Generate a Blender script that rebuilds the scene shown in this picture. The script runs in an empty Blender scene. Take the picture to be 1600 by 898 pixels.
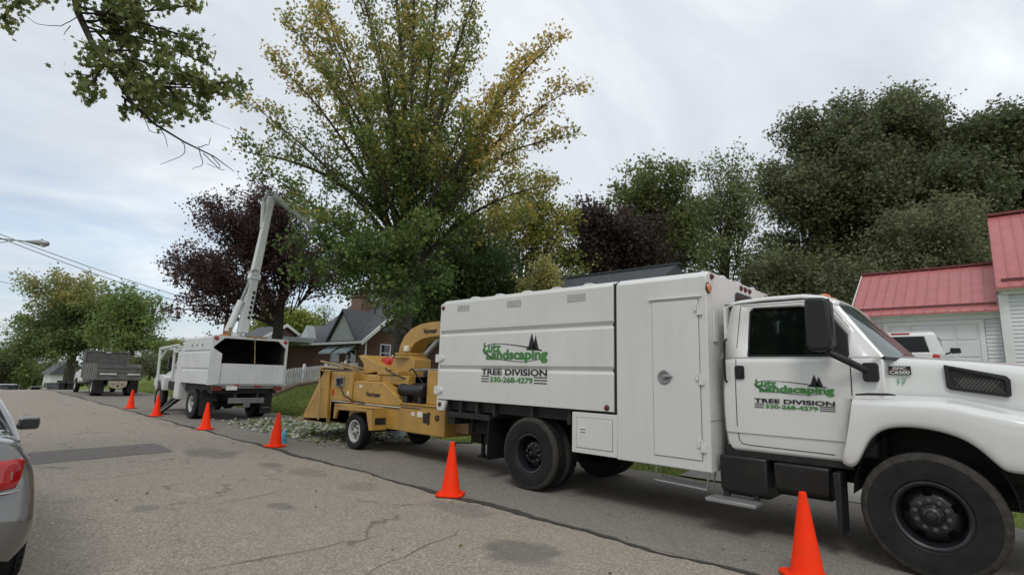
import bpy, bmesh, math, random
import numpy as np
from mathutils import Vector, Matrix
random.seed(7); RNG = np.random.default_rng(7)
R = math.radians
sc = bpy.context.scene
C = sc.collection
# ------------------------------------------------------------------ camera
cam = bpy.data.cameras.new('camera'); co = bpy.data.objects.new('camera', cam); C.objects.link(co)
yaw, pitch, roll = R(46.92), R(9.52), R(1.57)
fw = Vector((math.sin(yaw)*math.cos(pitch), math.cos(yaw)*math.cos(pitch), math.sin(pitch)))
rt = Vector((math.cos(yaw), -math.sin(yaw), 0)); up = rt.cross(fw)
r2 = math.cos(roll)*rt + math.sin(roll)*up; u2 = -math.sin(roll)*rt + math.cos(roll)*up
EYE = Vector((0, 0, 1.65)); FP = 824.3
M = Matrix((r2, u2, -fw)).transposed().to_4x4(); M.translation = EYE
co.matrix_world = M
cam.sensor_width = 36; cam.lens = FP/1600*36; cam.clip_start = .05; cam.clip_end = 3000
sc.camera = co
def at(px, py, d):
    """a point seen at a photo pixel, d metres deep"""
    return EYE + d*(fw + r2*((px-800)/FP) - u2*((py-449)/FP))
# ------------------------------------------------------------------ world, sun, exposure
SUN_EL, SUN_AZ = R(52), R(235)          # azimuth clockwise from +Y
w = bpy.data.worlds.new('World'); sc.world = w; w.use_nodes = True
nt = w.node_tree; N = nt.nodes; L = nt.links; N.clear()
wo = N.new('ShaderNodeOutputWorld'); bg = N.new('ShaderNodeBackground'); bg.inputs[1].default_value = .1
sky = N.new('ShaderNodeTexSky'); sky.sky_type = 'NISHITA'; sky.sun_disc = False
sky.sun_elevation = SUN_EL; sky.sun_rotation = SUN_AZ; sky.air_density = 1; sky.dust_density = 2
tc = N.new('ShaderNodeTexCoord'); sep = N.new('ShaderNodeSeparateXYZ'); L.new(tc.outputs['Generated'], sep.inputs[0])
def wm(op, a, b=None, c=None):
    n = N.new('ShaderNodeMath'); n.operation = op
    for i, v in enumerate((a, b, c)):
        if v is None: continue
        if isinstance(v, (int, float)): n.inputs[i].default_value = v
        else: L.new(v, n.inputs[i])
    return n.outputs[0]
zc = wm('MAXIMUM', sep.outputs[2], 0.0); den = wm('ADD', zc, .22)
cb = N.new('ShaderNodeCombineXYZ'); L.new(wm('DIVIDE', sep.outputs[0], den), cb.inputs[0]); L.new(wm('DIVIDE', sep.outputs[1], den), cb.inputs[1])
mp = N.new('ShaderNodeMapping'); mp.inputs['Rotation'].default_value = (0, 0, R(35)); mp.inputs['Scale'].default_value = (.75, 1.15, 1); L.new(cb.outputs[0], mp.inputs[0])
n1 = N.new('ShaderNodeTexNoise'); n1.inputs['Scale'].default_value = 1.3; n1.inputs['Detail'].default_value = 7; n1.inputs['Roughness'].default_value = .56; n1.inputs['Distortion'].default_value = .6; L.new(mp.outputs[0], n1.inputs[0])
cr = N.new('ShaderNodeValToRGB'); L.new(n1.outputs[0], cr.inputs[0])
e = cr.color_ramp.elements; e[0].position = .32; e[0].color = (4.7, 5.0, 5.5, 1); e[1].position = .66; e[1].color = (7.3, 7.6, 7.85, 1)
m = e.new(.5); m.color = (5.7, 6.05, 6.5, 1)
n2 = N.new('ShaderNodeTexNoise'); n2.inputs['Scale'].default_value = 1.9; n2.inputs['Detail'].default_value = 5; L.new(mp.outputs[0], n2.inputs[0])
# thin blue gaps low in the sky down the street (north-west), closed cloud elsewhere
az = wm('ADD', wm('MULTIPLY', sep.outputs[1], .93), wm('MULTIPLY', sep.outputs[0], .12))
a1 = N.new('ShaderNodeMapRange'); a1.inputs[1].default_value = .62; a1.inputs[2].default_value = .95; L.new(az, a1.inputs[0])
a2 = N.new('ShaderNodeMapRange'); a2.inputs[1].default_value = .42; a2.inputs[2].default_value = .2; L.new(sep.outputs[2], a2.inputs[0])
a3 = N.new('ShaderNodeMapRange'); a3.inputs[1].default_value = .62; a3.inputs[2].default_value = .42; L.new(n2.outputs[0], a3.inputs[0])
gap = wm('MULTIPLY', wm('MULTIPLY', a1.outputs[0], a2.outputs[0]), wm('MULTIPLY', a3.outputs[0], .68))
mx = N.new('ShaderNodeMix'); mx.data_type = 'RGBA'; L.new(gap, mx.inputs[0]); L.new(cr.outputs[0], mx.inputs[6])
sk2 = N.new('ShaderNodeMix'); sk2.data_type = 'RGBA'; sk2.blend_type = 'ADD'; sk2.inputs[0].default_value = 1; L.new(sky.outputs[0], sk2.inputs[6]); sk2.inputs[7].default_value = (.8, 1.2, 1.5, 1)
L.new(sk2.outputs[2], mx.inputs[7]); L.new(mx.outputs[2], bg.inputs[0]); L.new(bg.outputs[0], wo.inputs[0])
sl = bpy.data.lights.new('sun', 'SUN'); so = bpy.data.objects.new('sun', sl); C.objects.link(so)
sl.energy = .8; sl.angle = R(18); sl.color = (1, .96, .9)
sd = Vector((math.sin(SUN_AZ)*math.cos(SUN_EL), math.cos(SUN_AZ)*math.cos(SUN_EL), math.sin(SUN_EL)))
so.rotation_euler = sd.to_track_quat('Z', 'Y').to_euler(); so.location = (0, 0, 60)
sc.view_settings.view_transform = 'Standard'; sc.view_settings.look = 'None'; sc.view_settings.exposure = 0.42; sc.view_settings.gamma = 1
sc.render.engine = 'CYCLES'
sc.cycles.transparent_max_bounces = 16
# ------------------------------------------------------------------ materials
def new_mat(name):
    m = bpy.data.materials.new(name); m.use_nodes = True
    return m, m.node_tree.nodes, m.node_tree.links, m.node_tree.nodes['Principled BSDF']
def mat(name, col, rough=.6, metal=0, var=.12, scale=4.0, dirt=None, dirt_amt=.5, bump=0, bscale=80, coat=0, spec=.5, streak=0):
    """plain surface with a little tonal noise, optional dirt blotches and bump"""
    m, n, l, p = new_mat(name)
    p.inputs['Roughness'].default_value = rough; p.inputs['Metallic'].default_value = metal
    p.inputs['Coat Weight'].default_value = coat; p.inputs['Specular IOR Level'].default_value = spec
    t = n.new('ShaderNodeTexCoord'); a = n.new('ShaderNodeTexNoise'); a.inputs['Scale'].default_value = scale; a.inputs['Detail'].default_value = 6
    l.new(t.outputs['Object'], a.inputs[0])
    r = n.new('ShaderNodeValToRGB'); l.new(a.outputs[0], r.inputs[0])
    r.color_ramp.elements[0].position = .3; r.color_ramp.elements[1].position = .7
    r.color_ramp.elements[0].color = [c*(1-var) for c in col]+[1]; r.color_ramp.elements[1].color = [min(1, c*(1+var)) for c in col]+[1]
    out = r.outputs[0]
    if dirt:
        b = n.new('ShaderNodeTexNoise'); b.inputs['Scale'].default_value = scale*.6; b.inputs['Detail'].default_value = 10; b.inputs['Roughness'].default_value = .7
        l.new(t.outputs['Object'], b.inputs[0])
        q = n.new('ShaderNodeMapRange'); q.inputs[1].default_value = .48; q.inputs[2].default_value = .75; q.inputs[4].default_value = dirt_amt; l.new(b.outputs[0], q.inputs[0])
        x = n.new('ShaderNodeMix'); x.data_type = 'RGBA'; l.new(q.outputs[0], x.inputs[0]); l.new(out, x.inputs[6]); x.inputs[7].default_value = (*dirt, 1); out = x.outputs[2]
    if streak:
        mpn = n.new('ShaderNodeMapping'); mpn.inputs['Scale'].default_value = (7, 7, .55); l.new(t.outputs['Object'], mpn.inputs[0])
        sn = n.new('ShaderNodeTexNoise'); sn.inputs['Scale'].default_value = 1.3; sn.inputs['Detail'].default_value = 8; l.new(mpn.outputs[0], sn.inputs[0])
        sr = n.new('ShaderNodeMapRange'); sr.inputs[1].default_value = .5; sr.inputs[2].default_value = .8; sr.inputs[4].default_value = streak; l.new(sn.outputs[0], sr.inputs[0])
        x = n.new('ShaderNodeMix'); x.data_type = 'RGBA'; l.new(sr.outputs[0], x.inputs[0]); l.new(out, x.inputs[6]); x.inputs[7].default_value = (.33, .29, .23, 1); out = x.outputs[2]
    l.new(out, p.inputs['Base Color'])
    if bump:
        c = n.new('ShaderNodeTexNoise'); c.inputs['Scale'].default_value = bscale; c.inputs['Detail'].default_value = 5; l.new(t.outputs['Object'], c.inputs[0])
        u = n.new('ShaderNodeBump'); u.inputs['Strength'].default_value = bump; u.inputs['Distance'].default_value = .02; l.new(c.outputs[0], u.inputs['Height']); l.new(u.outputs[0], p.inputs['Normal'])
    return m
def glass(name, tint=(.02, .03, .03), trans=.35):
    m, n, l, p = new_mat(name)
    tr = n.new('ShaderNodeBsdfTransparent'); tr.inputs[0].default_value = (.45, .55, .52, 1)
    p.inputs['Base Color'].default_value = (*tint, 1); p.inputs['Roughness'].default_value = .03; p.inputs['Specular IOR Level'].default_value = .9
    x = n.new('ShaderNodeMixShader'); x.inputs[0].default_value = trans
    l.new(p.outputs[0], x.inputs[1]); l.new(tr.outputs[0], x.inputs[2]); l.new(x.outputs[0], n['Material Output'].inputs[0])
    return m
def brick(name, c1, c2, mortar, sc_=1.0, axis='Y'):
    m, n, l, p = new_mat(name)
    t = n.new('ShaderNodeTexCoord'); s = n.new('ShaderNodeSeparateXYZ'); l.new(t.outputs['Object'], s.inputs[0])
    ad = n.new('ShaderNodeMath'); ad.operation = 'ADD'; l.new(s.outputs[0], ad.inputs[0]); l.new(s.outputs[1], ad.inputs[1])
    c = n.new('ShaderNodeCombineXYZ'); l.new(ad.outputs[0], c.inputs[0]); l.new(s.outputs[2], c.inputs[1])
    b = n.new('ShaderNodeTexBrick'); l.new(c.outputs[0], b.inputs[0]); b.inputs['Scale'].default_value = 1/sc_
    b.inputs['Brick Width'].default_value = .21; b.inputs['Row Height'].default_value = .07; b.inputs['Mortar Size'].default_value = .008
    b.inputs['Color1'].default_value = (*c1, 1); b.inputs['Color2'].default_value = (*c2, 1); b.inputs['Mortar'].default_value = (*mortar, 1)
    l.new(b.outputs[0], p.inputs['Base Color']); p.inputs['Roughness'].default_value = .9
    return m
MT = dict(
 white=mat('white_truck_paint', (.68, .68, .655), .32, var=.03, scale=1.2, dirt=(.52, .49, .42), dirt_amt=.22, coat=.3, streak=.10, bump=.06, bscale=2.2),
 cabwhite=mat('cab_white_paint', (.72, .725, .705), .22, var=.02, scale=1.2, dirt=(.55, .53, .47), dirt_amt=.10, coat=.6, streak=.05),
 white2=mat('old_white_paint', (.62, .635, .63), .45, var=.05, scale=2, dirt=(.42, .41, .36), dirt_amt=.4, streak=.2),
 blackp=mat('black_plastic', (.012, .012, .0135), .5, var=.2),
 blackm=mat('black_chassis_metal', (.014, .0135, .013), .7, var=.4, scale=9, dirt=(.045, .038, .03), dirt_amt=.6),
 tank=mat('black_painted_tank', (.011, .011, .011), .42, var=.3, scale=6, dirt=(.035, .03, .026), dirt_amt=.5),
 tyre=mat('tyre_rubber', (.013, .013, .0135), .7, var=.3, scale=7, dirt=(.045, .04, .034), dirt_amt=.4, spec=.3, bump=.15, bscale=60),
 tread=mat('dusty_tyre_shoulder', (.042, .037, .031), .9, var=.35, scale=14, bump=.5, bscale=50),
 rimb=mat('black_rim', (.013, .014, .017), .38, var=.3, scale=10, coat=.2),
 nut=mat('lug_nut_metal', (.12, .12, .12), .45, .6),
 rimw=mat('white_rim', (.5, .5, .48), .5, var=.15, scale=8, dirt=(.2, .17, .13), dirt_amt=.6),
 alum=mat('dull_aluminium', (.36, .36, .35), .5, .7, bump=.4, bscale=120),
 yel=mat('chipper_yellow_paint', (.46, .265, .055), .45, var=.10, scale=2.2, dirt=(.20, .12, .045), dirt_amt=.5, coat=.1),
 yeld=mat('worn_yellow_steel', (.30, .20, .08), .6, var=.3, scale=5, dirt=(.10, .07, .04), dirt_amt=.8),
 tan=mat('tan_tube_paint', (.42, .28, .12), .5, var=.15),
 amber=mat('amber_lens', (.55, .13, .02), .2, var=.1, coat=.5), redl=mat('red_lens', (.42, .008, .010), .15, var=.2, coat=.6), drl=mat('dark_red_lens', (.14, .02, .015), .3, var=.1),
 orange=mat('cone_orange_pvc', (1.0, .038, .002), .62, spec=.2, var=.06, scale=6, dirt=(.5, .07, .02), dirt_amt=.35),
 green=mat('green_lettering', (.055, .22, .05), .5, var=.1), greenl=mat('faded_green_numeral', (.20, .38, .25), .6, var=.1), black=mat('black_lettering', (.012, .012, .015), .45, var=.1),
 grey=mat('grey_mesh', (.36, .36, .34), .6, var=.25, scale=60), red=mat('red_plastic', (.5, .03, .02), .4),
 steelg=mat('weathered_grey_steel', (.165, .165, .155), .6, var=.2, scale=3, dirt=(.10, .085, .07), dirt_amt=.6), beige=mat('beige_tank_paint', (.45, .40, .30), .5),
 glass=glass('cab_window_glass', (.004, .007, .006), .12), dglass=glass('dark_glass', (.015, .02, .025), .05), wsglass=glass('windshield_glass', (.10, .13, .13), .22),  # windshield tint is paler: sky reflection put into its base colour
 seat=mat('grey_green_seat_cloth', (.10, .13, .12), .9, var=.15), interior=mat('dark_cab_interior', (.03, .032, .034), .8),
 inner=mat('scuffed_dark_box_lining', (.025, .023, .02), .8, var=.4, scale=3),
 refl=mat('white_reflector', (.75, .75, .72), .3), chrome=mat('chrome', (.6, .6, .6), .15, 1),
 silver=mat('silver_car_paint', (.17, .165, .158), .28, .55, var=.03, scale=3, coat=1), clearl=mat('clear_lamp_lens', (.50, .30, .26), .2, coat=1),
 brick=brick('red_brick', (.12, .045, .032), (.085, .032, .025), (.16, .13, .11)), brick2=brick('light_brick', (.20, .10, .075), (.15, .07, .055), (.25, .22, .19)),
 shingle=mat('grey_asphalt_shingles', (.085, .09, .10), .9, var=.25, scale=7, bump=.5, bscale=25), shingled=mat('dark_asphalt_shingles', (.055, .062, .068), .9, var=.3, scale=9, bump=.5, bscale=25),
 trim=mat('white_painted_trim', (.72, .73, .72), .5, var=.05), siding=mat('white_vinyl_siding', (.66, .68, .69), .45, var=.04, scale=2), sidingg=mat('pale_grey_siding', (.42, .47, .46), .5, var=.06),
 awn=mat('blue_grey_awning', (.22, .28, .30), .5), awn2=mat('pale_awning_stripe', (.42, .47, .48), .5),
 redroof=mat('faded_red_metal_roof', (.42, .13, .125), .4, var=.10, scale=2.5, dirt=(.40, .17, .16), dirt_amt=.5), redtrim=mat('dark_red_roof_trim', (.16, .035, .035), .5),
 wood=mat('weathered_wood', (.12, .095, .07), .85, var=.3, scale=5), fence=mat('white_picket_paint', (.68, .69, .70), .55, var=.06),
 bark=mat('grey_brown_bark', (.085, .072, .058), .95, var=.45, scale=9, bump=.8, bscale=22), barkd=mat('dark_bark', (.035, .028, .024), .95, var=.4, scale=9, bump=.6, bscale=25),
 galv=mat('galvanised_metal', (.30, .31, .31), .45, .5), wire=mat('black_cable', (.02, .02, .022), .7), bluep=mat('pale_blue_plastic', (.10, .36, .46), .35), pail=mat('pale_grey_blue_plastic', (.40, .46, .52), .5),
 win=glass('house_window_glass', (.02, .025, .03), .1), curtain=mat('pale_curtain', (.45, .45, .43), .9), kerb=mat('brick_and_soil_edging', (.13, .085, .065), .95, var=.4, scale=6, bump=.6, bscale=15),
 concrete=mat('old_concrete_drive', (.26, .245, .22), .9, var=.12, scale=1.5, bump=.3, bscale=60),
 carred=mat('far_red_paint', (.3, .04, .03), .4), cardark=mat('far_dark_paint', (.04, .045, .05), .35), carwhite=mat('far_white_paint', (.6, .6, .6), .35),
)
# ------------------------------------------------------------------ helpers
ORG = {}
def tag(o, label=None, cat=None, group=None, kind=None):
    if label: o['label'] = label
    if cat: o['category'] = cat
    if group: o['group'] = group
    if kind: o['kind'] = kind
    return o
def empty(name, loc=(0, 0, 0), label=None, cat=None, group=None, rz=0, local=False):
    o = bpy.data.objects.new(name, None); C.objects.link(o); o.location = loc; o.rotation_euler = (0, 0, rz); o.empty_display_size = .2
    ORG[o.name] = Vector((0, 0, 0)) if local else Vector(loc)
    tag(o, label, cat, group); return o
class MB:
    def __init__(s): s.v = []; s.f = []; s.m = []
    def add(s, vs, fs, mi=0):
        b = len(s.v); s.v += [tuple(v) for v in vs]
        for f in fs: s.f.append(tuple(b+i for i in f)); s.m.append(mi)
        return s
    def box(s, x0, x1, y0, y1, z0, z1, mi=0):
        x0, x1 = min(x0, x1), max(x0, x1); y0, y1 = min(y0, y1), max(y0, y1); z0, z1 = min(z0, z1), max(z0, z1)
        v = [(x0, y0, z0), (x1, y0, z0), (x1, y1, z0), (x0, y1, z0), (x0, y0, z1), (x1, y0, z1), (x1, y1, z1), (x0, y1, z1)]
        return s.add(v, [(3, 2, 1, 0), (4, 5, 6, 7), (0, 1, 5, 4), (1, 2, 6, 5), (2, 3, 7, 6), (3, 0, 4, 7)], mi)
    def prism(s, pts, ax, a, b, mi=0):
        """pts: polygon in the two other axes (in x,y,z order); extruded along ax from a to b"""
        def mk(p, t):
            if ax == 'x': return (t, p[0], p[1])
            if ax == 'y': return (p[0], t, p[1])
            return (p[0], p[1], t)
        n = len(pts); v = [mk(p, a) for p in pts]+[mk(p, b) for p in pts]
        f = [tuple(range(n)), tuple(range(2*n-1, n-1, -1))]+[(i, i+n, (i+1) % n+n, (i+1) % n) for i in range(n)]
        return s.add(v, f, mi)
    def poly(s, pts, mi=0): return s.add(pts, [tuple(range(len(pts)))], mi)
    def tube(s, pts, rad, n=8, mi=0, caps=True):
        P = [Vector([float(c) for c in p]) for p in pts]; rad = [float(r) for r in rad] if isinstance(rad, (list, tuple)) else [float(rad)]*len(P)
        rings = []; u = None
        for i, p in enumerate(P):
            d = (P[min(i+1, len(P)-1)]-P[max(i-1, 0)]).normalized()
            if u is None: u = d.orthogonal().normalized()
            else:
                u = (u-d*u.dot(d)); u = u.normalized() if u.length > 1e-6 else d.orthogonal().normalized()
            w_ = d.cross(u); rings.append([p+rad[i]*(u*math.cos(t)+w_*math.sin(t)) for t in [2*math.pi*k/n for k in range(n)]])
        v = [q for r in rings for q in r]; f = []
        for i in range(len(P)-1):
            for k in range(n): f.append((i*n+k, i*n+(k+1) % n, (i+1)*n+(k+1) % n, (i+1)*n+k))
        if caps: f.append(tuple(range(n-1, -1, -1))); f.append(tuple((len(P)-1)*n+k for k in range(n)))
        return s.add(v, f, mi)
    def lathe(s, prof, c, ax='x', n=40, mi=0, skip=None, mis=None, closed=False):
        """prof: (radius, offset along axis)"""
        v = []
        for r, h in prof:
            for k in range(n):
                t = 2*math.pi*k/n; a, b = r*math.cos(t), r*math.sin(t)
                if ax == 'x': v.append((c[0]+h, c[1]+a, c[2]+b))
                elif ax == 'y': v.append((c[0]+a, c[1]+h, c[2]+b))
                else: v.append((c[0]+a, c[1]+b, c[2]+h))
        P = len(prof)
        for i in range(P if closed else P-1):
            j = (i+1) % P
            fs = [(i*n+k, i*n+(k+1) % n, j*n+(k+1) % n, j*n+k) for k in range(n) if not (skip and skip(i, k))]
            b = len(s.v)
            for f in fs: s.f.append(tuple(b+q for q in f)); s.m.append(mis[i] if mis else mi)
        s.v += v; return s
    def disc(s, c, r, ax='x', n=20, mi=0, th=.02):
        return s.lathe([(1e-4, -th/2), (r*.92, -th/2), (r, -th/4), (r, th/4), (r*.92, th/2), (1e-4, th/2)], c, ax, n, mi)
    def sheet(s, rows, mi=0):
        h, w_ = len(rows), len(rows[0])
        return s.add([p for r in rows for p in r], [(i*w_+j, i*w_+j+1, (i+1)*w_+j+1, (i+1)*w_+j) for i in range(h-1) for j in range(w_-1)], mi)
    def build(s, name, mats, parent=None, bevel=0, smooth=35, subsurf=0, recalc=True, solid=0, **kw):
        me = bpy.data.meshes.new(name)
        off = Vector((0, 0, 0)); p = parent
        while p is not None:
            if p.name in ORG and p.type == 'EMPTY': off = ORG[p.name]; break
            if p.name in ORG: off = ORG[p.name]; break
            p = p.parent
        me.from_pydata([(a-off.x, b-off.y, c-off.z) for a, b, c in s.v], [], s.f)
        ms = mats if isinstance(mats, (list, tuple)) else [mats]
        for q in ms: me.materials.append(MT[q] if isinstance(q, str) else q)
        me.polygons.foreach_set('material_index', s.m)
        if recalc:
            b = bmesh.new(); b.from_mesh(me); bmesh.ops.remove_doubles(b, verts=b.verts, dist=1e-5); bmesh.ops.recalc_face_normals(b, faces=b.faces); b.to_mesh(me); b.free()
        if smooth:
            me.shade_smooth(); me.set_sharp_from_angle(angle=R(smooth))
        o = bpy.data.objects.new(name, me); C.objects.link(o); o.parent = parent
        if solid: q = o.modifiers.new('t', 'SOLIDIFY'); q.thickness = solid; q.offset = 0
        if bevel: q = o.modifiers.new('b', 'BEVEL'); q.width = bevel; q.segments = 2; q.limit_method = 'ANGLE'; q.angle_limit = R(38)
        if subsurf: q = o.modifiers.new('s', 'SUBSURF'); q.levels = q.render_levels = subsurf
        tag(o, kw.get('label'), kw.get('cat'), kw.get('group'), kw.get('kind')); return o
def copy_tree(o, parent=None):
    c = o.copy(); C.objects.link(c); c.parent = parent
    for ch in [x for x in bpy.data.objects if x.parent == o and x is not c]: copy_tree(ch, c)
    return c
DG = None
def text(s, X, y0, z0, wd, ht, matn, parent, name='lettering', bold=.0, face='-x', th=.002, shear=0, slope=0, pos=None):
    """letters on a plane that faces -X (image left = large y) or -Y; fitted to wd x ht from top-left (y0,z0)"""
    cu = bpy.data.curves.new(name, 'FONT'); cu.body = s; cu.offset = bold; cu.extrude = .01; cu.shear = shear; cu.resolution_u = 4
    t = bpy.data.objects.new('tmp', cu); C.objects.link(t); dg = bpy.context.evaluated_depsgraph_get()
    me = bpy.data.meshes.new_from_object(t.evaluated_get(dg)); bpy.data.objects.remove(t); 
    v = np.empty(len(me.vertices)*3); me.vertices.foreach_get('co', v); v = v.reshape(-1, 3)
    lo, hi = v.min(0), v.max(0); v = (v-lo)/np.maximum(hi-lo, 1e-6)
    a = v[:, 0]*wd; b = -(1-v[:, 1])*ht+slope*a; d = v[:, 2]*th
    off = ORG.get(parent.name, Vector((0, 0, 0))); 
    q = parent
    while q is not None and q.name not in ORG: q = q.parent
    if q is not None: off = ORG[q.name]
    if face == '-x': W = np.stack([X-d, y0-a, z0+b], 1)
    elif face == '+z': W = np.stack([X+a, y0+b, z0+d], 1)
    else: W = np.stack([y0+a, X-d, z0+b], 1)
    W -= np.array(off); me.vertices.foreach_set('co', W.ravel()); me.materials.clear(); me.materials.append(MT[matn]); me.update()
    o = bpy.data.objects.new(name, me); C.objects.link(o); o.parent = parent; return o
def smooth(a, b, x):
    t = min(1, max(0, (x-a)/(b-a))); return t*t*(3-2*t)
def lprof(y):
    t = y-40
    if t <= 0: return 0
    return max(-7, -.0019*t*t if t < 19 else -.0019*361-.0722*(t-19))
def cprof(x):
    if x < -3: return .15*smooth(-3, -8, x)
    pts = [(9.1, 0), (9.6, .04), (12.3, .80), (15, 1.05), (20, 1.45), (24, 1.5), (400, 1.5)]
    if x <= 9.1: return 0
    for (a, za), (b, zb) in zip(pts, pts[1:]):
        if x <= b: return za+(zb-za)*(x-a)/(b-a)
    return 1.5
def gz(x, y): return cprof(x)+lprof(y)
# ------------------------------------------------------------------ ground materials
def asphalt(name, base, dark, crack=.6, light=(.52, .47, .41), stain=True, sc_=1.0):
    m, n, l, p = new_mat(name); p.inputs['Roughness'].default_value = .88; p.inputs['Specular IOR Level'].default_value = .3
    t = n.new('ShaderNodeTexCoord')
    def noise(s, d=4, r=.6, dist=0):
        a = n.new('ShaderNodeTexNoise'); a.inputs['Scale'].default_value = s; a.inputs['Detail'].default_value = d; a.inputs['Roughness'].default_value = r; a.inputs['Distortion'].default_value = dist
        l.new(t.outputs['Object'], a.inputs[0]); return a.outputs[0]
    def rng(v, a, b, c=0, d=1):
        q = n.new('ShaderNodeMapRange'); q.inputs[1].default_value = a; q.inputs[2].default_value = b; q.inputs[3].default_value = c; q.inputs[4].default_value = d; l.new(v, q.inputs[0]); return q.outputs[0]
    def mixc(f, a, b):
        x = n.new('ShaderNodeMix'); x.data_type = 'RGBA'
        if isinstance(f, float): x.inputs[0].default_value = f
        else: l.new(f, x.inputs[0])
        for i, v in ((6, a), (7, b)):
            if isinstance(v, tuple): x.inputs[i].default_value = (*v, 1)
            else: l.new(v, x.inputs[i])
        return x.outputs[2]
    vo = n.new('ShaderNodeTexVoronoi'); vo.inputs['Scale'].default_value = 64*sc_; l.new(t.outputs['Object'], vo.inputs[0])
    sp = n.new('ShaderNodeSeparateColor'); l.new(vo.outputs['Color'], sp.inputs[0])
    col = mixc(rng(sp.outputs[0], .15, .95), dark, base)
    col = mixc(rng(sp.outputs[1], .86, .97, 0, .75), col, light)                   # pale stones
    col = mixc(rng(noise(.45, 5), .38, .66, 0, .5), col, tuple(c*.80 for c in base))   # broad tonal patches
    col = mixc(rng(noise(2.3, 6, .65), .55, .75, 0, .35), col, tuple(c*1.25 for c in base))
    hgt = sp.outputs[2]
    # cracks: thin edges of a warped voronoi, broken up by noise
    mp = n.new('ShaderNodeMapping'); l.new(t.outputs['Object'], mp.inputs[0]); mp.inputs['Scale'].default_value = (1, .75, 1)
    wn = n.new('ShaderNodeTexNoise'); wn.inputs['Scale'].default_value = 1.6; wn.inputs['Detail'].default_value = 6; l.new(mp.outputs[0], wn.inputs[0])
    ad = n.new('ShaderNodeMix'); ad.data_type = 'RGBA'; ad.blend_type = 'LINEAR_LIGHT'; ad.inputs[0].default_value = .55; l.new(mp.outputs[0], ad.inputs[6]); l.new(wn.outputs['Color'], ad.inputs[7])
    ck = n.new('ShaderNodeTexVoronoi'); ck.feature = 'DISTANCE_TO_EDGE'; ck.inputs['Scale'].default_value = .42; l.new(ad.outputs[2], ck.inputs[0])
    line = rng(ck.outputs[0], .004, .016, 1, 0)
    br = rng(noise(.9, 3), .50, .58)
    mu = n.new('ShaderNodeMath'); mu.operation = 'MULTIPLY'; l.new(line, mu.inputs[0]); l.new(br, mu.inputs[1])
    mu2 = n.new('ShaderNodeMath'); mu2.operation = 'MULTIPLY'; l.new(mu.outputs[0], mu2.inputs[0]); mu2.inputs[1].default_value = crack
    col = mixc(mu2.outputs[0], col, (.045, .042, .038))
    if stain:
        s = n.new('ShaderNodeSeparateXYZ'); l.new(t.outputs['Object'], s.inputs[0])
        nz = noise(2.6, 6, .7)
        for cx, cy, rx, ry, amt in ((4.05, 3.55, .38, .5, .55), (4.7, 5.2, .3, .55, .35), (3.9, 11.6, .45, .9, .45), (4.4, 8.6, .3, .55, .35), (4.2, 9.6, .22, .4, .5), (3.1, 6.7, .16, .25, .45), (4.45, 7.1, .3, .4, .3), (1.9, 7.6, .15, .2, .4)):
            def sq(o, c, r):
                a = n.new('ShaderNodeMath'); a.operation = 'SUBTRACT'; l.new(o, a.inputs[0]); a.inputs[1].default_value = c
                b = n.new('ShaderNodeMath'); b.operation = 'DIVIDE'; l.new(a.outputs[0], b.inputs[0]); b.inputs[1].default_value = r
                d = n.new('ShaderNodeMath'); d.operation = 'POWER'; l.new(b.outputs[0], d.inputs[0]); d.inputs[1].default_value = 2; return d.outputs[0]
            a = n.new('ShaderNodeMath'); a.operation = 'ADD'; l.new(sq(s.outputs[0], cx, rx), a.inputs[0]); l.new(sq(s.outputs[1], cy, ry), a.inputs[1])
            b = n.new('ShaderNodeMath'); b.operation = 'MULTIPLY_ADD'; l.new(nz, b.inputs[0]); b.inputs[1].default_value = 3.0; l.new(a.outputs[0], b.inputs[2])
            col = mixc(rng(b.outputs[0], 1.9, 2.5, amt, 0), col, (.085, .082, .080))
    l.new(col, p.inputs['Base Color'])
    u = n.new('ShaderNodeBump'); u.inputs['Strength'].default_value = .55; u.inputs['Distance'].default_value = .006; l.new(hgt, u.inputs['Height']); l.new(u.outputs[0], p.inputs['Normal'])
    return m
MT['road'] = asphalt('old_gravelly_asphalt', (.385, .338, .282), (.20, .174, .142), crack=.5)
MT['lane'] = asphalt('smoother_lane_asphalt', (.26, .235, .205), (.165, .15, .13), crack=.2, light=(.36, .33, .30), stain=False)
MT['patch'] = asphalt('dark_asphalt_patch', (.20, .184, .167), (.14, .13, .12), crack=.2, light=(.24, .23, .21), stain=False)
MT['crackfill'] = mat('open_crack_grit', (.13, .118, .10), .9, var=.4, scale=30)
MT['tar'] = mat('crack_sealing_tar', (.05, .046, .042), .8, var=.3, scale=12)
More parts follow.
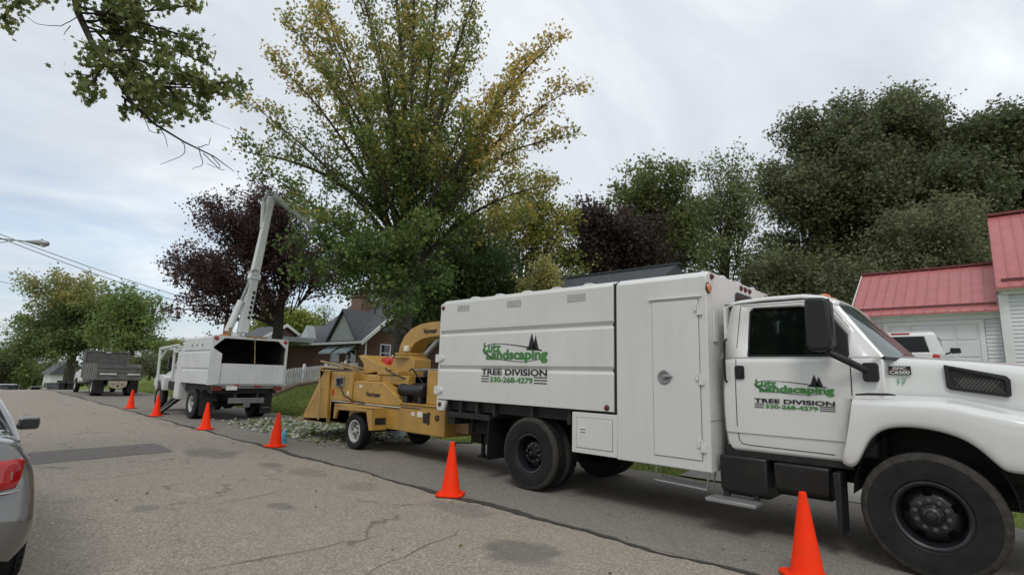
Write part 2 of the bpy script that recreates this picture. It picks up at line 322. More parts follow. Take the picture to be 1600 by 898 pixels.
def lawnmat():
    m, n, l, p = new_mat('lawn'); p.inputs['Roughness'].default_value = .95; p.inputs['Specular IOR Level'].default_value = .1
    t = n.new('ShaderNodeTexCoord'); a = n.new('ShaderNodeTexNoise'); a.inputs['Scale'].default_value = .5; a.inputs['Detail'].default_value = 8; l.new(t.outputs['Object'], a.inputs[0])
    b = n.new('ShaderNodeTexNoise'); b.inputs['Scale'].default_value = 14; b.inputs['Detail'].default_value = 6; b.inputs['Roughness'].default_value = .8; l.new(t.outputs['Object'], b.inputs[0])
    x = n.new('ShaderNodeMath'); x.operation = 'ADD'; l.new(a.outputs[0], x.inputs[0]); l.new(b.outputs[0], x.inputs[1])
    r = n.new('ShaderNodeValToRGB'); y = n.new('ShaderNodeMath'); y.operation = 'MULTIPLY'; y.inputs[1].default_value = .5; l.new(x.outputs[0], y.inputs[0]); l.new(y.outputs[0], r.inputs[0])
    r.color_ramp.elements[0].position = .36; r.color_ramp.elements[0].color = (.075, .115, .025, 1); r.color_ramp.elements[1].position = .66; r.color_ramp.elements[1].color = (.22, .26, .07, 1)
    l.new(r.outputs[0], p.inputs['Base Color'])
    u = n.new('ShaderNodeBump'); u.inputs['Strength'].default_value = .8; u.inputs['Distance'].default_value = .05; l.new(b.outputs[0], u.inputs['Height']); l.new(u.outputs[0], p.inputs['Normal']); return m
MT['lawn'] = lawnmat()
# ------------------------------------------------------------------ ground
def grid(xs, ys, dz): return [[(x, y, gz(x, y)+dz) for x in xs] for y in ys]
yl = [-60, -30, -15, -5]+[i*2. for i in range(0, 50)]+[100, 110, 125, 150, 200, 300, 600]
xl = [-500, -200, -80, -40, -20, -12, -8, -6, -4.5, -3, -2.6]+[9.0, 9.1, 9.3, 9.6, 10.4, 11.3, 12.3, 13.2, 14, 15, 17, 20, 22, 24, 30, 45, 80, 200, 500]
MB().sheet(grid(xl, yl, -.012)).build('ground', 'lawn', smooth=60, kind='structure')
yr = [-60, -20, -5]+[i*2. for i in range(0, 50)]+[100, 120, 150]
MB().sheet(grid([-2.6, 0, 2.5, 5.07], yr, 0)).build('road', 'road', smooth=60, kind='structure')
m_ = MB(); rows = []
for y in [-60, -20, -5]+[i*.5 for i in range(0, 130)]+[70, 100, 150]:
    e = 9.12+.10*math.sin(y*.9)+.07*math.sin(y*2.7+1)+random.uniform(-.04, .04)
    rows.append([(x, y, lprof(y)+(.004 if x < 9 else .006)) for x in (5.07, 7, e)])
m_.sheet(rows).build('parking_lane', 'lane', smooth=60, kind='structure')
MB().sheet([[(1.2+i*.44+(.10*random.random()), y+.30*i/5+.05*random.random(), .005) for i in range(6)] for y in (11.9, 12.5, 13.0, 13.45)]).build('asphalt_patch', 'patch', smooth=0, kind='structure')
m_ = MB(); rows = []
for i in range(0, 420):
    y = -4+i*.12; c = 5.07+.035*math.sin(y*1.7)+.025*math.sin(y*4.1)+random.uniform(-.02, .02); wd = .03+.022*math.sin(y*1.1+2)+random.uniform(0, .03)
    rows.append([(c-wd, y, .009+lprof(y)), (c+wd, y, .009+lprof(y))])
m_.sheet(rows).build('tar_seam', 'tar', smooth=0, kind='structure')
m_ = MB()
for x0, y0, dx, dy, n in ((3.6, 12.0, -.05, -.26, 8), (4.6, 5.7, .05, -.22, 7), (3.5, 9.6, .2, -.12, 9), (1.2, 5.2, .24, -.02, 11), (2.3, 7.2, .2, .05, 8), (2.6, 4.0, .2, .06, 9), (1.9, 12.0, .02, -.2, 4), (4.4, 4.4, .12, -.1, 6), (1.5, 9.8, .22, .08, 6)):
    x, y = x0, y0; row = []
    for i in range(n):
        ww = .0045*(1-abs(2*i/n-1))+.0015
        row.append([(x-ww*dy*4-.002, y+ww*dx*4, .006), (x+ww*dy*4+.002, y-ww*dx*4, .006)]); x += dx+random.uniform(-.06, .06); y += dy+random.uniform(-.06, .06)
    m_.sheet(row)
m_.build('asphalt_cracks', 'crackfill', smooth=0, kind='structure')
MB().sheet([[(x, y, gz(x, y)+.012) for x in (9.15, 9.6, 10.6, 12.3, 15, 17.5, 20, 23.3)] for y in (.7, 2, 3.2, 4.4)]).build('driveway', 'concrete', smooth=60, kind='structure')
# ------------------------------------------------------------------ houses
def window(parent, X=None, Y=None, a0=0, a1=1, z0=0, z1=1, face='-x', sash=True, curtain=True):
    """frame, glass and curtain set into a wall that faces -X (X given) or -Y (Y given)"""
    f = MB(); g = MB(); c = MB(); k = .06
    def bx(mb, a, b, za, zb, d0, d1):
        if face == '-x': mb.box(X-d0, X+d1, a, b, za, zb)
        else: mb.box(a, b, Y-d0, Y+d1, za, zb)
    bx(f, a0, a0+k, z0, z1, .035, .02); bx(f, a1-k, a1, z0, z1, .035, .02); bx(f, a0+k, a1-k, z1-k, z1, .035, .02); bx(f, a0-.03, a1+.03, z0-.05, z0, .06, .02)
    if sash: bx(f, a0+k, a1-k, (z0+z1)/2-.025, (z0+z1)/2+.025, .025, .02)
    fo = f.build('window', 'trim', parent)
    bx(g, a0+k, a1-k, z0, z1-k, .012, -.004); g.build('pane', 'win', fo, smooth=0)
    return fo
def house_one():
    """brick cottage with chimney and awnings, beyond the fence"""
    h = empty('brick_house', (18.6, 30.1, gz(18.6, 30.1)), 'dark brick cottage with tall brick chimney, pale siding gable and two window awnings', 'house', 'houses along the street')
    zb = .6
    m = MB().box(18.6, 26.6, 30.1, 41.5, zb, 3.72)
    m.prism([(18.6, 3.72), (26.6, 3.72), (22.6, 7.15)], 'y', 30.1, 30.4)
    m.build('wall', 'brick', h)
    r = MB()
    th = .14
    for s in (0, 1):   # main roof slopes with slightly overhanging eaves
        a = [(18.25, 3.48), (22.6, 7.30), (22.6, 7.30+th*1.2), (18.2, 3.6)] if s == 0 else [(26.95, 3.48), (22.6, 7.30), (22.6, 7.30+th*1.2), (27.0, 3.6)]
        r.prism(a, 'y', 29.85, 38.2)
    ro = r.build('roof', 'shingle', h, smooth=0)
    t = MB(); t.prism([(18.1, 3.35), (18.1, 3.62), (22.6, 7.50), (27.1, 3.62), (27.1, 3.35), (22.6, 7.25)], 'y', 29.70, 29.85); t.build('rake_board', 'trim', ro, smooth=0)
    MB().tube([(20.9, 33.0, 5.7), (20.9, 33.0, 6.25)], .05).build('vent_pipe', 'blackm', ro)
    # pale sided cross gable facing the street
    g = MB().prism([(30.75, 3.45), (34.6, 3.45), (32.65, 5.62)], 'x', 18.32, 18.6)
    go = g.build('gable', 'sidingg', h, smooth=0)
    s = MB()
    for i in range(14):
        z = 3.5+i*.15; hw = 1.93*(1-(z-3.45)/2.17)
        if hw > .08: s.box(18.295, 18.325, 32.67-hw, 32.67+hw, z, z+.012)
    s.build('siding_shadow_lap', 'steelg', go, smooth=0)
    q = MB()
    for a, b in ((30.55, 32.65), (34.8, 32.65)): q.prism([(a, 3.40), (b, 5.72), (b, 5.86), (a-.08*(1 if a < 32 else -1), 3.46)], 'x', 18.15, 21.3)
    q.build('gable_roof', 'shingle', h, smooth=0)
    # lower wing on the left with its own small gable
    MB().box(19.2, 25, 38.2, 43.5, zb, 3.3).build('wing_wall', 'brick', h)
    q = MB(); q.prism([(18.7, 3.3), (22, 5.4), (22, 5.55), (18.65, 3.42)], 'y', 34.4, 43.6); q.prism([(25.3, 3.3), (22, 5.4), (22, 5.55), (25.35, 3.42)], 'y', 38.2, 43.6)
    q.build('wing_roof', 'shingle', h, smooth=0)
    MB().prism([(36.6, 3.5), (38.6, 3.5), (37.35, 4.9)], 'x', 18.0, 18.6).build('small_gable', 'sidingg', h, smooth=0)
    # carport canopy
    c = MB().prism([(36.6, 3.62), (42.5, 3.42), (42.5, 3.60), (36.6, 3.95)], 'x', 15.4, 19.2); co_ = c.build('carport_roof', 'sidingg', h, smooth=0)
    for y in (37.0, 42.2): MB().box(15.6, 15.74, y, y+.14, .7, 3.5).build('carport_post', 'trim', co_)
    ch = MB().box(20.3, 21.5, 33.9, 35.3, 3.9, 7.05).box(20.22, 21.58, 33.82, 35.38, 7.05, 7.25).box(20.3, 21.5, 33.9, 35.3, 7.25, 7.4)
    ch.build('chimney', 'brick2', h)
    # windows with awnings
    for y0 in (31.1, 33.2):
        window(h, X=18.6, a0=y0+.15, a1=y0+1.35, z0=1.75, z1=3.1)
        a = MB()
        for k in range(10):
            ya = y0+k*.165; a.prism([(18.55, 3.38), (17.85, 2.92), (17.85, 2.80), (18.55, 3.3)], 'y', ya, ya+.165, k % 2)
        a.build('awning', ['awn', 'awn2'], h, smooth=0)
    window(h, Y=30.1, a0=19.66, a1=20.46, z0=2.35, z1=3.5, face='-y')
    window(h, Y=30.1, a0=21.85, a1=22.6, z0=4.55, z1=5.6, face='-y')
    window(h, X=19.2, a0=39.5, a1=40.8, z0=1.8, z1=3.0)
    MB().tube([(18.5, 29.95, 3.6), (18.5, 29.95, .8)], .05).build('downspout', 'trim', h)
    MB().box(18.1, 18.24, 29.9, 38.2, 3.45, 3.6).build('gutter', 'trim', h)
    return h
house_one()
def house_two():
    """brick ranch behind the box truck: only its long roof ridge and dark front show"""
    h = empty('ranch_house', (19, 15, 1.2), 'dark brick house with long low dark shingle roof behind the white box truck', 'house', 'houses along the street')
    MB().box(15.3, 22.7, 9.6, 22.3, .7, 3.9).build('wall', 'brick', h)
    r = MB()
    r.add([(14.9, 9.0, 3.78), (23.1, 9.0, 3.78), (19, 9.0, 6.1), (14.9, 22.7, 3.78), (23.1, 22.7, 3.78), (19, 22.7, 6.1), (14.9, 9.0, 3.64), (23.1, 9.0, 3.64), (14.9, 22.7, 3.64), (23.1, 22.7, 3.64)],
          [(0, 2, 5, 3), (1, 4, 5, 2), (0, 1, 2), (3, 5, 4), (0, 3, 8, 6), (1, 7, 9, 4), (0, 6, 7, 1), (3, 4, 9, 8), (6, 8, 9, 7)])
    ro = r.build('roof', 'shingled', h, smooth=0)
    MB().box(18.9, 19.1, 8.9, 22.8, 6.08, 6.16).build('ridge_cap', 'shingled', ro)
    MB().prism([(14.2, 1.2), (19.4, 1.2), (19.4, 2.0), (16.8, 3.9), (14.2, 2.0)], 'x', 14.9, 15.3).build('entry_gable', 'brick', h, smooth=0)
    q = MB()
    q.prism([(13.9, 1.9), (16.8, 4.02), (19.7, 1.9), (19.7, 2.08), (16.8, 4.2), (13.9, 2.08)], 'x', 14.7, 14.88); q.box(14.74, 14.88, 19.3, 19.42, 1.0, 2.2)
    q.build('entry_trim', 'trim', h, smooth=0)
    window(h, X=15.3, a0=11, a1=12.6, z0=1.9, z1=3.3); window(h, X=15.3, a0=20.2, a1=21.2, z0=1.9, z1=3.3)
house_two()
def far_garage():
    h = empty('brick_outbuilding', (20, 44, .9), 'brick gabled outbuilding with white trimmed window, seen past the bucket truck box', 'house', 'houses along the street')
    a, b, cx = at(414, 528, 47), at(480, 537, 44.5), at(437, 512, 45.5)
    Y = 44.5; z0 = 1.0
    MB().prism([(16.9, z0), (22.3, z0), (22.3, 3.4), (19.6, 5.15), (16.9, 3.4)], 'y', 44.4, 50).build('wall', 'brick2', h, smooth=0)
    q = MB(); q.prism([(16.5, 3.25), (19.6, 5.25), (19.6, 5.4), (16.45, 3.4)], 'y', 44.2, 50.2); q.prism([(22.7, 3.25), (19.6, 5.25), (19.6, 5.4), (22.75, 3.4)], 'y', 44.2, 50.2)
    ro = q.build('roof', 'shingle', h, smooth=0)
    MB().prism([(16.4, 3.18), (16.4, 3.4), (19.6, 5.48), (22.8, 3.4), (22.8, 3.18), (19.6, 5.22)], 'y', 44.05, 44.19).build('rake_board', 'trim', ro, smooth=0)
    window(h, Y=44.4, a0=19.5, a1=20.3, z0=3.3, z1=4.3, face='-y')
    # lower lean-to gable in front
    MB().prism([(17.5, z0), (21.4, z0), (21.4, 2.1), (19.2, 3.5), (17.5, 2.4)], 'y', 41.9, 44.3).build('lean_to_wall', 'brick2', h, smooth=0)
    q = MB(); q.prism([(21.8, 1.9), (19.2, 3.55), (17.1, 2.25), (17.1, 2.4), (19.2, 3.72), (21.85, 2.05)], 'y', 41.7, 44.3); r2_ = q.build('lean_to_roof', 'shingle', h, smooth=0)
    MB().prism([(21.85, 1.82), (19.2, 3.50), (17.05, 2.18), (17.05, 2.36), (19.2, 3.75), (21.9, 2.03)], 'y', 41.55, 41.69).build('lean_to_rake', 'trim', r2_, smooth=0)
far_garage()
def sidewall(mb, X, y0, y1, z0, z1, lap=.125):
    z = z0
    while z < z1-.01:
        z2 = min(z+lap, z1); mb.add([(X-.028, y0, z), (X-.028, y1, z), (X, y1, z2), (X, y0, z2), (X, y0, z), (X, y1, z)], [(0, 1, 2, 3), (0, 4, 5, 1)]); z = z2
def garage():
    g = empty('white_garage', (24, 0, 1.5), 'white sided garage with low faded red metal roof and panel door', 'garage')
    X = 23.2; y0, y1 = .0, 3.95
    w_ = MB(); w_.box(X, 28.8, y0, y1, 1.2, 4.3); w_.build('wall', 'siding', g, smooth=0)
    for a_, b_ in ((.02, .40), (3.17, y1-.1)): s = MB(); sidewall(s, X-.004, a_, b_, 1.4, 3.9); s.build('lap_siding', 'siding', g, smooth=0, recalc=False)
    d = MB(); d.box(X-.03, X-.006, .55, 3.02, 1.5, 3.78)
    do = d.build('garage_door', 'siding', g, smooth=0)
    p = MB()
    for i in range(4):
        za = 1.55+i*.57
        for j in range(4):
            ya = .62+j*.6; p.prism([(ya, za), (ya+.52, za), (ya+.52, za+.5), (ya, za+.5)], 'x', X-.05, X-.031)
    p.build('door_panel', 'siding', do, bevel=.012)
    t = MB(); t.box(X-.06, X-.004, .42, .55, 1.4, 3.92); t.box(X-.06, X-.004, 3.02, 3.15, 1.4, 3.92); t.box(X-.06, X-.004, .55, 3.02, 3.78, 3.92); t.box(X-.10, X-.004, y0, y1, 3.93, 4.12); t.box(X-.05, X-.003, y1-.1, y1, 1.4, 3.93)
    t.build('door_trim', 'trim', g)
    MB().box(X-.42, X-.1, y0, y1+.15, 4.12, 4.2).build('soffit', 'trim', g)
    MB().disc((X-.2, 2.35, 4.09), .07, 'z').build('soffit_lamp', 'trim', g)
    # metal roof: panels with standing ribs, snow guard bar and ridge cap
    e = Vector((22.72, 0, 4.16)); r_ = Vector((26.0, 0, 6.22)); q = MB()
    q.prism([(e.x, e.z), (r_.x, r_.z), (29.2, 4.16), (29.2, 4.11), (r_.x, r_.z-.06), (e.x, e.z-.05)], 'y', .0, 4.1)
    ro = q.build('roof', 'redroof', g, smooth=0)
    n = 13; rb = MB(); dx = (r_-e)
    for i in range(n+1):
        y = .03+i*(4.04/n); rb.prism([(e.x-.005, e.z+.002), (r_.x, r_.z+.002), (r_.x, r_.z+.034), (e.x-.005, e.z+.034)], 'y', y-.011, y+.011)
    rb.build('roof_rib', 'redroof', ro, smooth=0)
    k = e+dx*.10; MB().box(k.x-.03, k.x+.03, .05, 4.05, k.z+.03, k.z+.085).build('snow_guard', 'redtrim', ro)
    MB().box(25.85, 26.15, .0, 4.12, 6.2, 6.27).build('ridge_cap', 'redtrim', ro)
    MB().prism([(22.70, 4.09), (26.0, 6.16), (26.0, 6.27), (22.70, 4.19)], 'y', 4.1, 4.13).build('gable_trim', 'trim', ro, smooth=0)
    # taller house on the right
    h = empty('white_house', (26, -4, 1.5), 'tall white sided house with steep faded red metal roof at right edge', 'house')
    MB().box(22.95, 30, -9.5, -.02, 1.2, 4.86).prism([(23.0, 4.86), (30.2, 4.86), (26.6, 8.0)], 'y', -.43, -.14).build('wall', 'siding', h, smooth=0)
    s = MB(); sidewall(s, 22.94, -9.4, -.25, 1.4, 4.62); s.build('lap_siding', 'siding', h, smooth=0, recalc=False)
    MB().box(22.88, 22.96, -.25, -.0, 1.3, 4.64).box(22.8, 22.96, -9.5, -.1, 4.64, 4.76).box(22.55, 22.95, -9.5, .02, 4.76, 4.84).build('corner_board', 'trim', h)
    e = Vector((22.5, 0, 4.84)); r_ = Vector((26.8, 0, 8.22))
    q = MB(); q.prism([(e.x, e.z), (r_.x, r_.z), (31.0, e.z), (31.0, e.z-.05), (r_.x, r_.z-.07), (e.x, e.z-.06)], 'y', -9.8, .02); ro = q.build('roof', 'redroof', h, smooth=0)
    rb = MB()
    for i in range(32): y = -.0-i*.31; rb.prism([(e.x-.005, e.z+.002), (r_.x, r_.z+.002), (r_.x, r_.z+.034), (e.x-.005, e.z+.034)], 'y', y-.011, y+.011)
    rb.build('roof_rib', 'redroof', ro, smooth=0)
    k = e+(r_-e)*.06; MB().box(k.x-.03, k.x+.03, -9.8, -.12, k.z+.03, k.z+.1).build('snow_guard', 'redtrim', ro)
    MB().box(26.6, 27.0, -9.8, .03, 8.18, 8.27).build('ridge_cap', 'redtrim', ro)
garage()
def fence():
    f = empty('picket_fence', (13.5, 27.6, .9), 'white picket fence on the sloping lawn in front of the brick cottage', 'fence')
    A, B = Vector((9.9, 25.6)), Vector((18.3, 30.3)); n = int((B-A).length/.145); d = (B-A).normalized()
    pk = MB(); rl = [MB(), MB()]; ps = []; pd = Vector((-d.y, d.x))
    def slab(mb, c, hw, z0, z1, t0, t1, pt=0):
        a, b = c-d*hw, c+d*hw
        vs = []
        for t in (t0, t1):
            for q, z in ((a, z0), (b, z0), (b, z1), (c, z1+pt), (a, z1)): vs.append((q.x+pd.x*t, q.y+pd.y*t, z))
        mb.add(vs, [(0, 1, 2, 3, 4), (9, 8, 7, 6, 5)]+[(i, (i+1) % 5, (i+1) % 5+5, i+5) for i in range(5)])
    for i in range(n):
        c = A+d*(i+.5)*.145; z = gz(c.x, c.y)+.03; slab(pk, c, .038, z+.05, z+.84, 0, .02, .06)
        if i % 14 == 0: ps.append(MB()); slab(ps[-1], c, .06, z, z+1.0, .05, .17, .05)
        for ri, h in enumerate((.22, .66)): slab(rl[ri], c, .073, z+h, z+h+.07, .022, .05)
    pk.build('picket', 'fence', f, smooth=0, kind=None); [q.build('rail', 'fence', f, smooth=0) for q in rl]; [q.build('post', 'fence', f, smooth=0) for q in ps]
    k = MB(); rows = []
    for i in range(40):
        c = A+d*(i*.242)-pd*.55; z = gz(c.x, c.y); rows.append([(c.x+pd.x*t, c.y+pd.y*t, z+h) for t, h in ((-.3, -.05), (-.26, .16), (.0, .2), (.3, .05))])
    k.sheet(rows).build('fence_edging', 'kerb', smooth=60, label='low brown brick edging at the foot of the white picket fence', cat='edging')
fence()
# ------------------------------------------------------------------ shared vehicle pieces
def wheel(parent, x, y, z, Rr, wd, side=-1, rim='rimb', dish=.0, lugs=10, rr=None, plain=False, dusty=True):
    """side -1: outer face looks to -X.  part wheel (tyre) > rim, hub"""
    s = side; rr = rr or Rr*.54; h = wd/2
    pr = [(rr, h*.80), (rr+.02, h*.97), (rr+(Rr-rr)*.22, h*1.0), (rr+(Rr-rr)*.5, h*1.07), (rr+(Rr-rr)*.74, h*1.04), (rr+(Rr-rr)*.76, h*1.045), (Rr*.955, h*.95), (Rr*.985, h*.87), (Rr, h*.72)]
    for g in (.55, .2, -.15, -.5):
        pr += [(Rr, h*(g+.05)), (Rr-.014, h*(g+.04)), (Rr-.014, h*(g-.05)), (Rr, h*(g-.06))]
    pr += [(Rr, -h*.75), (Rr*.96, -h*.95), (rr+(Rr-rr)*.5, -h*1.07), (rr+.02, -h*.97), (rr, -h*.8)]
    t = MB(); mi = [0]*len(pr)
    if dusty:
        for i in (5, 6, 7, 8): mi[i] = 1
    t.lathe([(r, s*hh) for r, hh in pr], (x, y, z), 'x', 96, mis=mi)
    for i_ in (7, 8, len(pr)-5, len(pr)-4):       # shoulder lugs cut into the tread edge
        for k_ in range(0, 96, 3):
            a_ = 2*math.pi*k_/96; r_ = pr[i_][0]-.016; q_ = t.v[i_*96+k_]; t.v[i_*96+k_] = (q_[0], y+r_*math.cos(a_), z+r_*math.sin(a_))
    w_ = t.build('wheel', ['tyre', 'tread'], parent, smooth=40)
    if plain: return w_
    q = MB(); o = h*.86*s
    q.lathe([(rr+.004, o*.9), (rr+.004, o), (rr-.012, o*1.02), (rr-.03, o*.93), (rr-.045, o*.6), (rr-.05, o*.1), (rr-.055, -o*.8)], (x, y, z), 'x', 48)
    hc = o*dish; rb = rr-.05
    def skip(i, k): return i == 1 and (k % 10) in (0, 1, 2)
    q.lathe([(rb, hc-s*.05), (rb*.92, hc-s*.03), (rb*.68, hc+s*.015), (rb*.62, hc+s*.02), (rb*.40, hc+s*.02), (rb*.37, hc+s*.012), (1e-3, hc+s*.012)], (x, y, z), 'x', 50, skip=skip)
    q.lathe([(rb, hc-s*.12), (1e-3, hc-s*.12)], (x, y, z), 'x', 40, mi=1)
    ro = q.build('rim', [rim, 'blackm'], w_, smooth=35)
    hb = MB(); rh = rb*.30
    hb.lathe([(rb*.36, hc+s*.012), (rh, hc+s*.02), (rh*.95, hc+s*.05), (rh*.6, hc+s*.065), (rh*.5, hc+s*.085), (.02, hc+s*.09), (1e-3, hc+s*.09)], (x, y, z), 'x', 28)
    hb.build('hub', rim, w_)
    nb = MB()
    for k in range(lugs):
        a = 2*math.pi*(k+.3)/lugs; cy, cz = y+rb*.51*math.cos(a), z+rb*.51*math.sin(a)
        nb.lathe([(.021, hc+s*.018), (.021, hc+s*.03), (.015, hc+s*.032), (.014, hc+s*.055), (.008, hc+s*.06), (1e-3, hc+s*.06)], (x, cy, cz), 'x', 6)
    nb.build('lug_nut', 'nut' if rim == 'rimb' else 'blackm', w_, kind='stuff')
    return w_
def lamp(parent, c, r, matn, ax='x', name='marker_light', base='blackm', sq=1.0):
    m = MB(); s = -1
    m.lathe([(r*1.15, 0), (r*1.15, s*.008), (r*1.0, s*.012)], c, ax, 20, 1)
    m.lathe([(r*1.0, s*.010), (r*.9, s*.024), (r*.5, s*.032), (1e-3, s*.034)], c, ax, 20, 0)
    return m.build(name, [matn, base], parent)
def pine(mb, u0, v0, w_, h, fn):
    """a small conifer silhouette"""
    n = 7; L_ = []; 
    for i in range(n):
        t = (i+1)/n; L_.append((w_/2*t*1.0, v0-h+h*t*.92)); L_.append((w_/2*t*.55, v0-h+h*(t*.92-.015)))
    L_ = [(0, v0-h)]+L_[:-1]
    c = [(u0+a, b) for a, b in L_]+[(u0-a, b) for a, b in reversed(L_[1:])]
    # fan in strips so the concave outline stays clean
    for i in range(len(L_)-1):
        (a, b), (a2, b2) = L_[i], L_[i+1]; mb.poly([fn(u0-a, b), fn(u0+a, b), fn(u0+a2, b2), fn(u0-a2, b2)])
def logo(parent, X, yl, ztop, W, H):
    """company lettering: u 0..910 across, v 90..815 down (proportions of the painted sign)"""
    U = lambda u: yl-(u-125)/910*W; V = lambda v: ztop-(v-90)/725*H
    P = lambda u, v: (X-.003, U(u), V(v)); k = W/910; kz = H/725
    e = MB()
    def ribbon(pts, wf):
        rows = []
        for i, (a, b) in enumerate(pts):
            t = i/(len(pts)-1); hw = wf(t); rows.append([P(a, b-hw), P(a, b+hw)])
        e.sheet(rows)
    def qb(a, b, c, n=22): return [((1-t)**2*a[0]+2*t*(1-t)*b[0]+t*t*c[0], (1-t)**2*a[1]+2*t*(1-t)*b[1]+t*t*c[1]) for t in [i/n for i in range(n+1)]]
    ribbon(qb((135, 320), (200, 205), (430, 238)), lambda t: 9-5*t); ribbon(qb((430, 238), (700, 262), (960, 345)), lambda t: 5+6*t)
    ribbon(qb((135, 318), (190, 440), (440, 470)), lambda t: 16*(1-t)+5); ribbon(qb((440, 470), (760, 540), (990, 440)), lambda t: 6-3*t)
    pine(e, 828, 320, 110, 232, P); pine(e, 878, 332, 96, 205, P)
    e.poly([P(755, 335), P(770, 300), P(900, 325), P(950, 345), P(860, 340)])
    lo = e.build('swoosh_and_pines', 'black', parent, smooth=0, recalc=False)
    x = X-.004
    for o, mt in ((-.0, 'green'),):
        text('Lutz', x, U(148), V(212), 255*k, 150*kz, mt, parent, bold=.035, slope=-.0)
        text('Landscaping', x-.001, U(192), V(318), 842*k, 196*kz, mt, parent, bold=.038)
    text('TREE DIVISION', x, U(127), V(606), 904*k, 92*kz, 'black', parent, bold=.03)
    text('330-268-4279', x, U(258), V(722), 595*k, 82*kz, 'green', parent, bold=.03)
    for v in (718, 757, 797):
        b = MB(); b.add([P(125, v-8), P(245-(v-718)*.1, v-8), P(245-(v-718)*.1, v+8), P(125, v+8)], [(0, 1, 2, 3)]); b.build('rule_line', 'black', parent, smooth=0, recalc=False); b = MB(); b.add([P(868, v-8), P(1031, v-8), P(1031, v+8), P(868, v+8)], [(0, 1, 2, 3)])
        b.build('rule_line', 'black', parent, smooth=0, recalc=False)
# ------------------------------------------------------------------ box truck (near)
T = empty('box_truck', (7.3, 3.3, 0), 'white chip box truck with landscaping lettering, nearest of the parked trucks', 'truck')
XS, XF = 6.12, 8.47; YB, YM, YR = 2.55, 3.79, 7.46
def boxprof(grooves, zb, zc=2.90, zt=2.972, ch=.10):
    L_ = [(XS, zb)]
    if grooves:
        for a in (1.76, 2.375): L_ += [(XS, a-.055), (XS+.042, a-.006), (XS+.042, a+.0), (XS, a+.048)]
    L_ += [(XS, zc), (XS+ch, zt)]
    return L_+[(XS+XF-a, b) for a, b in reversed(L_)]
m_ = MB().prism(boxprof(True, 1.22), 'y', YM+.045, YR); hop = m_.build('chip_box', 'white', T, bevel=.006, smooth=25)
for a_, b_ in ((XS+.001, XS+.06), (XF-.06, XF-.001)): MB().prism([(YR, 1.20), (YR, 1.03), (YR-.17, 1.03), (YR-.24, 1.20)], 'x', a_, b_).build('rear_corner_bracket', 'white', T)
MB().box(XS+.02, XF-.02, YR+.004, YR+.05, 1.06, 2.90).build('tailgate', 'white', T, bevel=.01)
for z in (1.93, 1.37):
    q = MB().box(XS-.012, XS+.05, YR-.03, YR+.10, z-.07, z+.07); q.disc((XS-.012, YR-.08, z+.0), .05, 'x', 16, th=.05); q.build('tailgate_hinge', 'white', T, bevel=.005)
m_ = MB().prism(boxprof(False, .63), 'y', YB, YM-.0); front = m_.build('tool_box', 'white', T, bevel=.012, smooth=25)
MB().box(XS+.004, XS+.5, YM-.001, 4.51, .645, 1.185).build('side_box', 'white', T, bevel=.006); MB().box(XF-.5, XF-.004, YM-.001, 4.51, .645, 1.185).build('side_box', 'white', T, bevel=.006)
MB().box(XS+.02, XF-.02, YM, YM+.06, 1.2, 2.93).build('box_joint', 'blackm', T)
# ribs on the roof
for y in (6.74, 6.14, 5.53, 4.93, 4.33):
    MB().prism([(y-.11, 2.968), (y-.045, 3.005), (y+.045, 3.005), (y+.11, 2.968)], 'x', XS+.12, XF-.12).build('roof_rib', 'white', hop, smooth=0)
for x in (6.75, 7.3, 7.85):
    MB().prism([(x-.09, 2.968), (x-.04, 3.0), (x+.04, 3.0), (x+.09, 2.968)], 'y', YB+.02, YM-.05).build('roof_rib', 'white', front, smooth=0)
# tall door, hinges, round latch
m_ = MB().box(XS-.012, XS-.003, 2.655, 3.255, .755, 2.625); door = m_.build('tool_box_door', 'white', T, bevel=.004)
MB().box(XS-.003, XS-.0005, 2.649, 3.261, .749, 2.631).build('door_gap', 'steelg', door)
MB().prism([(XS-.03, 2.655), (XS-.028, 2.66), (XS, 2.668), (XS, 2.65)], 'y', 2.60, 3.30).build('rain_strip', 'white', door, smooth=0)
for z in (2.50, 1.68, .92):
    q = MB().box(XS-.03, XS-.012, 2.665, 2.70, z-.02, z+.06).box(XS-.03, XS-.0, 2.60, 2.64, z-.07, z+.01); q.tube([(XS-.022, 2.65, z-.07), (XS-.022, 2.65, z+.06)], .013, 8); q.build('hinge', 'white', door)
q = MB().lathe([(.088, -.014), (.088, -.022), (.075, -.03), (.055, -.022), (1e-3, -.018)], (XS, 3.10, 1.69), 'x', 30)
q.tube([(XS-.03, 3.10, 1.69), (XS-.042, 3.06, 1.70), (XS-.03, 2.99, 1.70)], [.03, .022, .01], 10); q.build('round_latch', 'galv', door)
m_ = MB().box(XS-.004, XS+.003, 3.86, 4.43, .72, 1.115); lid = m_.build('side_box_door', 'white', T, bevel=.003)
MB().box(XS+.0005, XS+.0032, 3.854, 4.436, .714, 1.121).build('door_gap', 'steelg', lid)
s = MB().box(XS-.006, XS-.004, 4.27, 4.38, .90, 1.0).build('sticker', 'refl', lid)
m_ = MB()
for i in range(2): m_.box(XS-.0075, XS-.006, 4.285, 4.365, .915+i*.038, .932+i*.038)
m_.build('sticker_print', 'steelg', lid)
MB().box(XS-.02, XS-.0, 4.33, 4.41, 1.135, 1.15).build('rub_mark', 'yeld', lid) if False else None
